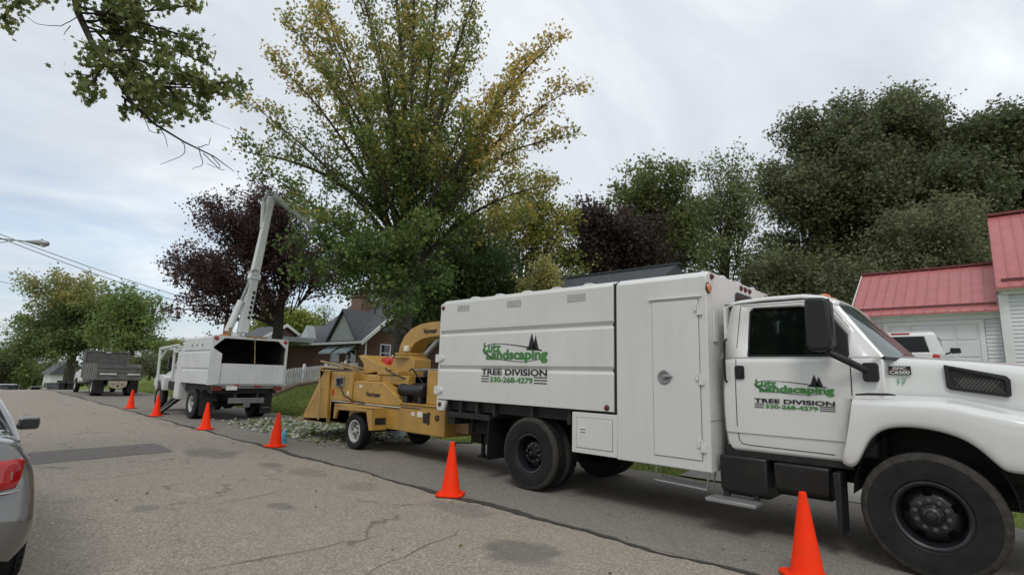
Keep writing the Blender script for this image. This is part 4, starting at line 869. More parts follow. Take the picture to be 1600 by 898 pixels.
# tongue and jack
q = MB().box(7.15, 7.35, 6.95, 7.75, .56, .68).box(6.75, 7.8, 7.3, 7.68, .58, .95); q.build('tongue', 'yeld', K, bevel=.01)
MB().box(6.95, 7.0, 7.10, 7.16, .22, .95).box(6.9, 7.05, 7.04, 7.20, .18, .22).build('jack_post', 'blackm', K)
MB().lathe([(.03, 0), (.055, .005), (.055, .03), (.03, .035)], (6.48, 7.9, .84), 'x', 16).build('tank_cap', 'blackm', K)
for y, z in ((11.2, 1.58), (11.6, 1.58), (12.0, 1.58), (11.2, 1.05), (12.0, 1.05), (10.9, 1.38), (10.3, 1.38), (9.9, 1.38), (8.95, .98), (8.4, .98), (7.8, .98), (8.95, .56), (7.8, .56)):
    MB().lathe([(.018, 0), (.018, -.012), (1e-3, -.012)], (6.57 if y > 11.1 else 6.55 if y > 9.5 else 6.50, y, z), 'x', 6).build('bolt', 'galv', K)
for y, z, w_, h_, c_, X_ in ((11.98, 1.22, .10, .14, 'redl', 6.568), (11.3, 1.20, .12, .08, 'refl', 6.568), (10.75, 1.36, .12, .05, 'refl', 6.548), (8.7, .90, .10, .07, 'refl', 6.498), (7.95, 1.25, .12, .16, 'black', 6.618)):
    MB().box(X_-.002, X_, y-w_, y, z-h_, z).build('warning_decal', c_, K, smooth=0)
for pts in ([(6.54, 11.6, 1.32), (6.50, 11.3, 1.1), (6.50, 10.9, 1.0), (6.56, 10.5, .97)], [(7.0, 10.2, 1.62), (6.7, 10.0, 1.75), (6.65, 9.6, 1.62), (6.8, 9.2, 1.5)], [(6.9, 8.9, 1.45), (6.75, 9.1, 1.75), (6.9, 9.4, 1.7)]): MB().tube(pts, .016, 7).build('hydraulic_hose', 'blackp', K)
# things left on and under it
g = MB().prism([(10.72, 1.71), (10.46, 1.71), (10.45, 1.92), (10.52, 2.0), (10.70, 2.0), (10.74, 1.92)], 'x', 7.05, 7.28); go = g.build('fuel_can', 'red', empty('fuel_can', (7.16, 10.6, 1.71), 'small red fuel can standing on top of the yellow chipper', 'fuel can'), bevel=.02)
go.name = 'can_body'; MB().tube([(7.16, 10.50, 1.97), (7.14, 10.40, 2.04)], .018).build('spout', 'refl', go.parent); MB().box(7.04, 7.29, 10.5, 10.7, 1.74, 1.80).build('pale_label', 'refl', go.parent)
b = empty('plastic_pail', (8.35, 11.7, .0), 'pale blue grey plastic pail on the ground under the chipper', 'pail')
MB().lathe([(1e-3, .006), (.17, .006), (.175, .02), (.20, .40), (.215, .40), (.215, .43), (.19, .43), (.19, .40), (.16, .04), (1e-3, .03)], (8.35, 11.7, .0), 'z', 28).build('pail_body', 'pail', b)
MB().tube([(8.35+.21*math.cos(a), 11.7+.02, .40-.16*math.sin(a)) for a in [math.pi*k/12 for k in range(13)]], .005, 5).build('handle', 'galv', b)
b = empty('water_bottle', (5.62, 12.25, 0), 'small pale blue plastic bottle on the asphalt beside an orange cone', 'bottle')
MB().lathe([(1e-3, .005), (.06, .005), (.065, .03), (.06, .12), (.065, .2), (.05, .25), (.025, .28), (.025, .30)], (5.62, 12.25, .0), 'z', 20).build('bottle_body', 'bluep', b)
MB().lathe([(.028, .295), (.028, .33), (1e-3, .33)], (5.62, 12.25, .0), 'z', 16).build('cap', 'refl', b)
# ------------------------------------------------------------------ traffic cones
def make_cone():
    c = empty('traffic_cone', (0, 0, 0), local=True)
    q = MB(); hw = .185; k = .05
    pts = [(hw-k, -hw), (hw, -hw+k), (hw, hw-k), (hw-k, hw), (-hw+k, hw), (-hw, hw-k), (-hw, -hw+k), (-hw+k, -hw)]
    q.prism(pts, 'z', .006, .034); q.build('base', 'orange', c, bevel=.008)
    MB().lathe([(.145, .030), (.140, .045), (.130, .06), (.033, .69), (.030, .705), (.024, .712), (.020, .70), (.02, .6)], (0, 0, 0), 'z', 36).build('cone_body', 'orange', c, smooth=50)
    return c
cl = ['orange traffic cone nearest the camera, beside the side step of the box truck cab', 'orange traffic cone standing behind the box truck rear wheel, in front of the chipper tongue',
      'orange traffic cone beside the small blue bottle and the leaf litter', 'orange traffic cone in front of the bucket truck rear wheel and mud flap',
      'orange traffic cone beside the black outrigger foot of the bucket truck', 'farthest orange traffic cone, at the rear of the grey dump truck']
cp_ = [(5.33, 1.42), (5.07, 5.80), (5.22, 11.78), (5.17, 16.05), (5.24, 21.1), (5.38, 25.3)]
base = make_cone()
for i, (x, y) in enumerate(cp_):
    c = base if i == 0 else copy_tree(base); c.location = (x, y, .006); c.rotation_euler.z = (.75, .65, .5, .9, .3, .6)[i]; tag(c, cl[i], 'traffic cone', 'orange cones in a row along the parked trucks')
    if i in (2, ): c.rotation_euler.x = .03
# ------------------------------------------------------------------ bucket truck
Bk = empty('bucket_truck', (7, 21, 0), 'white bucket truck with raised boom and open rear chip box', 'truck')
y0, y1, xa, xb, za, zt = 18.22, 20.95, 5.78, 8.18, 1.14, 2.66
m_ = MB(); prof = [(xa, za)]
for a in (1.60, 2.18): prof += [(xa, a-.05), (xa+.03, a-.005), (xa+.03, a), (xa, a+.045)]
prof += [(xa, zt-.06), (xa+.08, zt)]
prof = prof+[(xa+xb-a, b) for a, b in reversed(prof)]
m_.prism(prof, 'y', y0+.03, y1)
m_.f = [f for f in m_.f if len(f) < 10] + [tuple(len(prof)+i for i in range(len(prof)-1, -1, -1))]; m_.m = [0]*len(m_.f)   # open at the rear
m_.build('chip_box', 'white2', Bk, smooth=25)
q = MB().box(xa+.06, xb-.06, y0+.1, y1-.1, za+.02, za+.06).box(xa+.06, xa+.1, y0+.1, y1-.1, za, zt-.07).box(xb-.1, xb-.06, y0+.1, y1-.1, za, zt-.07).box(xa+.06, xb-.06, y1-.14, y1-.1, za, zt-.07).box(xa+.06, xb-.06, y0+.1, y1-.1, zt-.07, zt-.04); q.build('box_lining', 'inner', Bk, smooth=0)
# rear frame with cut corners
def frame_ring(o, i_, Y0, Y1, parent, name, mt_):
    n = len(o); v = [(x, Y0, z) for x, z in o]+[(x, Y0, z) for x, z in i_]+[(x, Y1, z) for x, z in o]+[(x, Y1, z) for x, z in i_]; f = []
    for k in range(n):
        j = (k+1) % n; f += [(k, j, n+j, n+k), (2*n+k, 3*n+k, 3*n+j, 2*n+j), (k, 2*n+k, 2*n+j, j), (n+k, n+j, 3*n+j, 3*n+k)]
    return MB().add(v, f).build(name, mt_, parent, smooth=20)
ou = [(xa-.01, za-.02), (xa-.01, 1.8), (xa-.01, 2.4), (xa+.0, zt-.02), (xa+.06, zt+.015), (xb-.06, zt+.015), (xb, zt-.02), (xb+.01, 2.4), (xb+.01, 1.8), (xb+.01, za-.02)]
ii = [(xa+.06, za+.05), (xa+.06, 1.8), (xa+.06, 2.32), (xa+.34, zt-.07), (xa+.36, zt-.06), (xb-.34, zt-.06), (xb-.32, zt-.07), (xb-.06, 2.36), (xb-.06, 1.8), (xb-.06, za+.05)]
frame_ring(ou, ii, y0-.02, y0+.05, Bk, 'rear_frame', 'white2')
MB().box(xa+.20, xb-.05, y0-.05, y0-.022, za+.02, 1.80).build('tailgate', 'white2', Bk, bevel=.008)
q = MB().prism([(xa+.0, 2.28), (xa+.30, 2.10), (xa+.30, 1.15), (xa+.0, 1.12)], 'y', y0-.09, y0-.055); q.build('swung_side_door', 'white2', Bk, bevel=.006)
MB().tube([(7.05, y0-.02, 2.65), (7.12, y0-.05, 1.80)], .018).build('chain', 'yeld', Bk)
MB().box(6.75, 7.45, y0-.03, y0+.06, 2.665, 2.72).build('rear_light_bar', 'yeld', Bk)
for x, z in ((xa+.10, 2.585), (xb-.10, 2.585)): lamp(Bk, (x, y0-.022, z), .055, 'redl', 'y', 'rear_lamp')
for z, y in ((2.38, 19.1), (2.38, 19.6), (2.38, 20.1)): lamp(Bk, (xa, y, z), .03, 'grey')
q = MB().box(xa+.2, xb-.2, y0+.1, y1+3, .86, 1.12).box(6.6, 6.68, y0, 24.5, .6, .88).box(7.3, 7.38, y0, 24.5, .6, .88); q.build('frame_rail', 'blackm', Bk)
q = MB().box(5.9, 8.05, y0-.03, y0+.02, 1.02, 1.11); q.build('rear_sill', 'steelg', Bk)
for x in (6.05, 7.95): MB().box(x-.14, x+.14, y0-.045, y0-.03, .95, 1.08).build('tail_lamp', 'drl', Bk)
MB().box(6.32, 6.65, y0-.05, y0-.035, .97, 1.10).build('licence_plate', 'refl', Bk); MB().box(7.2, 7.4, y0-.05, y0-.035, 1.07, 1.11).build('reflector', 'redl', Bk); MB().box(6.55, 6.7, y0-.055, y0-.04, 1.1, 1.14).build('reflector', 'redl', Bk)
MB().box(6.45, 7.55, y0-.03, y0+.06, .55, .72).box(6.9, 7.1, y0-.08, y0, .42, .6).build('rear_bumper', 'steelg', Bk, bevel=.01)
for x in (6.02, 7.90): MB().box(x-.19, x+.19, 18.85, 18.87, .16, .95).build('mud_flap', 'blackp', Bk)
MB().box(7.78, 8.02, 18.83, 18.848, .35, .37).build('flap_stripe', 'alum', Bk)
for x, s in ((5.92, -1), (8.03, 1)): wheel(Bk, x, 19.70, .47, .47, .22, s, rim='rimw', dish=-.1, lugs=8)
for x, s in ((6.16, -1), (7.79, 1)): wheel(Bk, x, 19.70, .47, .47, .22, s, plain=True)
MB().lathe([(.06, -1), (.09, -.2), (.17, -.1), (.17, .1), (.09, .2), (.06, 1)], (6.97, 19.7, .47), 'x', 16).build('rear_axle', 'blackm', Bk)
# tool compartments, cab, hood
MB().box(xa+.02, xb-.02, y1+.03, 21.62, .56, 2.20).build('tool_compartment', 'white2', Bk, bevel=.015)
MB().box(xa+.005, xa+.02, 21.0, 21.56, .62, 2.1).build('compartment_door', 'white2', Bk, bevel=.006)
MB().box(6.05, 7.9, 21.64, 23.0, 1.0, 1.75).build('cab', 'white2', Bk, bevel=.05)
MB().prism([(21.66, 1.75), (21.72, 2.32), (22.5, 2.34), (22.98, 1.75)], 'x', 6.1, 7.85).build('cab_roof', 'white2', Bk, bevel=.04)
for x in (6.085, 7.855): MB().prism([(21.85, 1.80), (21.9, 2.22), (22.45, 2.24), (22.8, 1.80)], 'x', x, x+.012).build('side_window', 'dglass', Bk)
MB().poly([(6.25, 22.62, 2.28), (7.7, 22.62, 2.28), (7.78, 23.02, 1.78), (6.17, 23.02, 1.78)]).build('windscreen', 'dglass', Bk, solid=.02)
MB().prism([(23.0, .95), (23.0, 1.62), (23.5, 1.55), (24.2, 1.38), (24.35, 1.2), (24.35, .85)], 'x', 6.15, 7.8).build('hood', 'white2', Bk, bevel=.06)
for x0, x1 in ((5.82, 6.2), (7.75, 8.13)):
    MB().prism([(23.02, .78), (23.05, 1.25), (23.3, 1.36), (24.1, 1.34), (24.3, 1.2), (24.35, .9), (24.2, .9), (24.0, 1.1), (23.5, 1.12), (23.2, .78)], 'x', x0, x1).build('front_fender', 'white2', Bk, bevel=.03)
for x, s in ((5.98, -1), (7.97, 1)): wheel(Bk, x, 23.72, .47, .47, .22, s, rim='rimw', dish=.25, lugs=8)
MB().box(5.78, 5.90, 22.55, 22.68, 1.55, 2.0).tube([(5.85, 22.6, 1.9), (6.1, 22.4, 1.9)], .015).build('side_mirror', 'blackp', Bk, bevel=.02)
MB().box(5.95, 6.2, 22.2, 22.32, 1.58, 1.66).build('amber_lamp', 'amber', Bk)
# boom guard frame over the cab
q = MB()
for a, b in (((5.74, 23.55, .82), (5.72, 23.6, 2.32)), ((5.80, 22.0, 1.2), (5.78, 22.0, 2.40)), ((5.72, 23.6, 2.32), (5.78, 21.6, 2.42)), ((7.95, 23.6, 2.32), (7.95, 21.6, 2.42)), ((5.72, 23.6, 2.32), (7.95, 23.6, 2.32)), ((7.95, 23.6, 2.32), (7.95, 23.55, .9)), ((5.74, 23.5, 1.95), (5.78, 22.9, 2.34)), ((5.78, 22.0, 2.18), (5.78, 21.62, 2.2)), ((5.76, 22.6, 2.38), (7.95, 22.6, 2.38))): q.tube([a, b], .045, 6)
q.build('cab_guard_frame', 'white2', Bk)
q = MB().prism([(5.45, .04), (5.55, .02), (6.12, .52), (6.12, .78), (6.0, .78)], 'y', 21.75, 22.0); og = q.build('outrigger', 'blackm', Bk, bevel=.01)
MB().box(5.38, 5.78, 21.7, 22.05, .008, .04).build('outrigger_foot', 'blackm', og)
MB().box(5.44, 5.47, 21.9, 22.02, .04, .05).build('outrigger_edge', 'alum', og)
MB().tube([(5.50, 21.74, .10), (6.10, 21.74, .66)], .018).build('outrigger_edge', 'galv', og)
# turret, boom, bucket
MB().lathe([(.36, 2.2), (.36, 2.68), (.26, 2.72), (.26, 2.98), (1e-3, 2.98)], (7.5, 21.30, 0), 'z', 24).build('turret', 'white2', Bk)
q = MB().box(7.15, 7.85, 21.0, 21.6, 2.70, 2.80).box(7.2, 7.3, 21.1, 21.5, 2.8, 3.15); q.build('turret_plate', 'yeld', Bk, bevel=.01)
MB().box(6.98, 7.22, 21.1, 21.4, 2.80, 2.90).build('turret_beacon', 'amber', Bk, bevel=.03)
def beam(mb, a, b, w0, h0, w1, h1):
    a, b = Vector(a), Vector(b); d = (b-a).normalized(); s_ = d.cross(Vector((0, 1, 0))).normalized(); t_ = d.cross(s_)
    v = []
    for p, w_, h in ((a, w0, h0), (b, w1, h1)):
        for i, j in ((-1, -1), (1, -1), (1, 1), (-1, 1)): v.append(p+s_*(i*w_/2)+t_*(j*h/2))
    return mb.add(v, [(3, 2, 1, 0), (4, 5, 6, 7), (0, 1, 5, 4), (1, 2, 6, 5), (2, 3, 7, 6), (3, 0, 4, 7)])
b0, el = Vector((7.76, 21.3, 2.98)), Vector((8.30, 21.3, 8.55)); mid = b0.lerp(el, .78)
lb = beam(MB(), b0, b0.lerp(el, .80), .36, .30, .26, .24).build('lower_boom', 'white2', Bk, bevel=.03)
beam(MB(), b0.lerp(el, .38), b0.lerp(el, .42), .39, .34, .38, .33).build('boom_collar', 'white2', lb, bevel=.01)
beam(MB(), b0.lerp(el, .74), el, .24, .22, .26, .24).build('boom_head', 'white2', lb, bevel=.02)
MB().tube([b0.lerp(el, .76)+Vector((-.10, -.0, 0)), el+Vector((-.28, 0, -.25))], .085, 10).build('elbow_cylinder', 'white2', lb)
MB().tube([el+Vector((-.3, .0, -.25)), el+Vector((-.12, 0, .22)), el+Vector((.12, 0, .18)), el+Vector((.22, 0, -.2))], .06, 8).build('elbow_linkage', 'galv', lb)
MB().tube([Vector((7.22, 21.25, 3.0)), Vector((7.58, 21.25, 4.2))], .13, 12).build('lift_cylinder', 'white2', lb); MB().tube([Vector((7.56, 21.25, 4.15)), Vector((7.90, 21.25, 5.35))], .055, 10).build('cylinder_rod', 'galv', lb); MB().lathe([(.12, -.18), (.12, .18)], (7.92, 21.3, 5.36), 'y', 14).build('rod_pin', 'galv', lb)
for i in range(6):
    p = b0.lerp(el, .10+i*.035); beam(MB(), p+Vector((.06, -.16, 0)), p+Vector((.07, -.16, .11)), .09, .004, .09, .004).build('boom_lettering', 'black', lb, smooth=0)
bk = Vector((11.55, 18.15, 5.35))
ub = beam(MB(), el+Vector((.0, -.25, .0)), bk, .19, .19, .14, .14).build('upper_boom', 'steelg', Bk, bevel=.02); MT['boomg'] = mat('pale_weathered_boom_paint', (.34, .36, .33), .55, var=.1, dirt=(.25, .25, .2), dirt_amt=.5); ub.data.materials[0] = MT['boomg']
MB().tube([el+Vector((.25, -.3, -.12)), el.lerp(bk, .30)+Vector((0, -.1, .15))], .05).build('boom_linkage', 'blackm', ub)
q = MB(); c_ = Vector((11.60, 17.95, 4.42)); w0, w1 = .27, .31
v = [(c_.x+sx*w0, c_.y+sy*w0, c_.z) for sx, sy in ((-1, -1), (1, -1), (1, 1), (-1, 1))]+[(c_.x+sx*w1, c_.y+sy*w1, c_.z+.66) for sx, sy in ((-1, -1), (1, -1), (1, 1), (-1, 1))]
q.add(v, [(3, 2, 1, 0), (0, 1, 5, 4), (1, 2, 6, 5), (2, 3, 7, 6), (3, 0, 4, 7)]); bo = q.build('bucket', 'white2', Bk, bevel=.03, solid=.03)
MB().tube([bk, c_+Vector((.1, .3, .75)), c_+Vector((.1, .32, .3))], .05).build('bucket_mount', 'galv', bo)
# ------------------------------------------------------------------ dump truck
D = empty('dump_truck', (6.8, 37, 0), 'weathered grey dump truck with beige tank plate under its tailgate, farthest parked truck', 'truck')
dz = -.02
q = MB().box(5.78, 7.80, 35.42, 35.50, .88, 1.55); tg = q.build('tailgate', 'steelg', D, bevel=.01)
q = MB()
for a, b in ((5.78, 5.86), (7.72, 7.80)): q.box(a, b, 35.38, 35.42, .88, 1.6)
q.box(5.78, 7.8, 35.37, 35.42, 1.50, 1.57).box(5.86, 7.72, 35.38, 35.42, 1.28, 1.32).box(5.78, 7.8, 35.37, 35.42, .88, .96); q.build('tailgate_rib', 'steelg', tg)
for a, b in ((5.95, 6.68), (7.18, 7.75)): MB().box(a, b, 35.36, 35.375, 1.14, 1.22).build('reflective_strip', 'refl', tg)
MB().box(7.35, 7.55, 35.355, 35.37, 1.36, 1.39).build('yellow_mark', 'yel', tg)
for x in (5.76, 7.76): MB().box(x, x+.06, 35.45, 39.0, .88, 1.72).build('bed_side', 'steelg', D, bevel=.008)
for x in (5.72, 7.82):
    for i in range(6): MB().box(x, x+.04, 35.7+i*.6, 35.78+i*.6, .88, 1.7).build('bed_stake', 'steelg', D)
MB().box(5.78, 7.80, 35.5, 39.0, .84, .90).build('bed_floor', 'steelg', D)
hb = MB().box(5.76, 7.82, 39.0, 39.08, .88, 2.42).build('headboard', 'steelg', D, bevel=.01)
q = MB()
for i in range(7): q.box(5.78, 7.8, 38.985, 39.0, 1.75+i*.09, 1.79+i*.09)
q.box(5.70, 5.80, 38.93, 39.1, .9, 2.5).box(7.78, 7.88, 38.93, 39.1, .9, 2.5).box(5.7, 7.88, 38.95, 39.1, 2.38, 2.46); q.build('headboard_slat', 'steelg', hb)
MB().box(6.7, 6.95, 38.94, 38.96, 2.34, 2.40).build('reflective_strip', 'refl', hb)
q = MB().box(6.2, 6.32, 35.5, 42.3, .5, .84).box(7.24, 7.36, 35.5, 42.3, .5, .84).box(5.85, 7.75, 35.5, 35.62, .62, .84); q.build('frame_rail', 'blackm', D)
q = MB(); cx_ = 6.80; pts = [(cx_-.42, .82), (cx_-.42, .66)]+[(cx_+.42*math.cos(a), .62+.22*math.sin(a)) for a in [math.pi+math.pi*k/10 for k in range(1, 10)]]+[(cx_+.42, .66), (cx_+.42, .82)]
q.prism(pts, 'y', 35.40, 35.50); pl_ = q.build('hitch_plate', 'beige', D, bevel=.006); MB().disc((6.8, 35.38, .55), .05, 'y').disc((6.6, 35.38, .66), .03, 'y').disc((7.0, 35.38, .66), .03, 'y').build('pintle_hook', 'blackm', pl_)
for x in (6.03, 7.55): MB().box(x-.24, x+.24, 35.6, 35.62, .15, .80).build('mud_flap', 'blackp', D)
for x, s in ((5.92, -1), (7.66, 1)): wheel(D, x, 36.3, .44, .44, .24, s, rim='rimw', dish=-.1, dusty=False)
for x, s in ((6.17, -1), (7.41, 1)): wheel(D, x, 36.3, .44, .44, .22, s, plain=True)
for x, s in ((5.90, -1), (7.68, 1)): wheel(D, x, 41.2, .42, .42, .22, s, rim='rimw', dish=.2, dusty=False)
MB().box(5.80, 7.78, 39.2, 40.6, .65, 1.35).build('cab', 'carwhite', D, bevel=.06); MB().prism([(39.25, 1.35), (39.35, 1.98), (40.1, 2.0), (40.6, 1.35)], 'x', 5.9, 7.68).build('cab_roof', 'carwhite', D, bevel=.05)
MB().prism([(39.5, 1.4), (39.52, 1.88), (40.0, 1.9), (40.4, 1.4)], 'x', 5.885, 5.9).build('side_window', 'dglass', D)
MB().prism([(40.6, .55), (40.6, 1.32), (41.8, 1.18), (41.95, 1.0), (41.95, .55), (41.6, .55), (41.4, .85), (41.0, .85), (40.8, .55)], 'x', 5.85, 7.73).build('hood', 'carwhite', D, bevel=.05)
MB().box(5.55, 5.66, 40.2, 40.28, 1.45, 1.85).tube([(5.6, 40.25, 1.5), (5.85, 40.3, 1.4)], .015).tube([(5.6, 40.25, 1.8), (5.85, 40.2, 1.7)], .015).build('side_mirror', 'blackp', D)
# ------------------------------------------------------------------ pickup on the driveway
def pickup():
    z0 = 1.5; P_ = empty('pickup_truck', (19, 2.3, z0), 'white pickup truck parked facing the white garage, seen over the hood of the box truck', 'pickup')
    ya, yb = 1.30, 3.10
    for y0_, y1_ in ((ya-.10, ya+.0), (yb, yb+.10)):
        MB().prism([(16.95, z0+.45), (16.95, z0+1.02), (19.1, z0+1.06), (19.1, z0+.45), (18.5, z0+.45), (18.35, z0+.72), (18.0, z0+.85), (17.65, z0+.72), (17.5, z0+.45)], 'y', y0_, y1_).build('bed_side', 'cabwhite', P_, bevel=.02)
    MB().box(16.9, 16.97, ya+.03, yb-.03, z0+.5, z0+1.02).build('tailgate', 'cabwhite', P_, bevel=.02)
    MB().box(16.885, 16.9, 1.95, 2.45, z0+.86, z0+.95).build('tailgate_handle', 'blackp', P_)
    MB().box(16.97, 19.1, ya+.07, yb-.07, z0+.5, z0+.55).build('bed_floor', 'blackp', P_)
    m = MB(); c = [(19.1, z0+.4, -.08), (19.08, z0+1.06, -.08), (19.22, z0+1.62, .10), (19.42, z0+1.74, .16), (20.4, z0+1.74, .16), (21.0, z0+1.12, .02), (22.2, z0+.98, .05), (22.45, z0+.8, .1), (22.45, z0+.4, .1)]
    m.sheet([[(x, ya+d, z) for x, z, d in c], [(x, ya+d+.06, z+(.02 if z > z0+.9 else 0)) for x, z, d in c], [(x, yb-d-.06, z+(.02 if z > z0+.9 else 0)) for x, z, d in c], [(x, yb-d, z) for x, z, d in c]])
    s = [(x, z) for x, z, d in c]
    for k, d_ in ((0, 1), (1, -1)):
        Y = ya if k == 0 else yb
        m.poly([(x, Y+d*d_, z) for x, z, d in c])
    m.build('cab', 'cabwhite', P_, smooth=40)
    MB().prism([(1.58, z0+1.16), (1.68, z0+1.58), (2.72, z0+1.58), (2.82, z0+1.16)], 'x', 19.06, 19.14).build('rear_window_frame', 'blackp', P_)
    f = MB().add([(19.085, 1.56, z0+1.14), (19.20, 1.66, z0+1.60), (19.20, 2.74, z0+1.60), (19.085, 2.84, z0+1.14)], [(0, 1, 2, 3)]).build('rear_window', 'dglass', P_, solid=.02)
    MB().box(19.24, 19.30, 2.0, 2.45, z0+1.66, z0+1.71).build('brake_light', 'redl', P_)
    MB().box(16.89, 17.05, ya-.11, ya+.04, z0+.62, z0+.98).build('tail_light', 'redl', P_, bevel=.03); MB().box(16.89, 17.05, yb-.04, yb+.11, z0+.62, z0+.98).build('tail_light', 'redl', P_, bevel=.03)
    for Y in (ya, yb): MB().prism([(19.28, z0+1.12), (19.4, z0+1.58), (20.35, z0+1.6), (20.8, z0+1.14)], 'y', Y+.07-(.0 if Y < 2 else .15), Y+.09-(0 if Y < 2 else .15)).build('side_window', 'dglass', P_)
    for y, s_ in ((ya-.25, 1), (yb+.25, -1)):
        MB().prism([(y-.13, z0+1.16), (y-.11, z0+1.30), (y+.10, z0+1.31), (y+.13, z0+1.22), (y+.08, z0+1.14)], 'x', 20.05, 20.16).tube([(20.1, y+s_*.1, z0+1.18), (20.2, y+s_*.26, z0+1.12)], .025).build('side_mirror', 'blackp', P_, bevel=.02)
    MB().box(16.8, 16.92, ya+.02, yb-.02, z0+.38, z0+.52).build('rear_bumper', 'chrome', P_, bevel=.02)
    MB().box(19.45, 19.60, ya-.008, ya+.002, z0+.92, z0+.96).build('door_handle', 'blackp', P_)
    for x in (18.0, 21.5):
        for y in (ya+.11, yb-.11):
            MB().lathe([(.18, -.1), (.24, -.11), (.34, -.10), (.36, -.06), (.36, .06), (.34, .10), (.24, .11), (.18, .1), (1e-3, .06)], (x, y, z0+.36), 'y', 28).build('wheel', 'tyre', P_)
pickup()
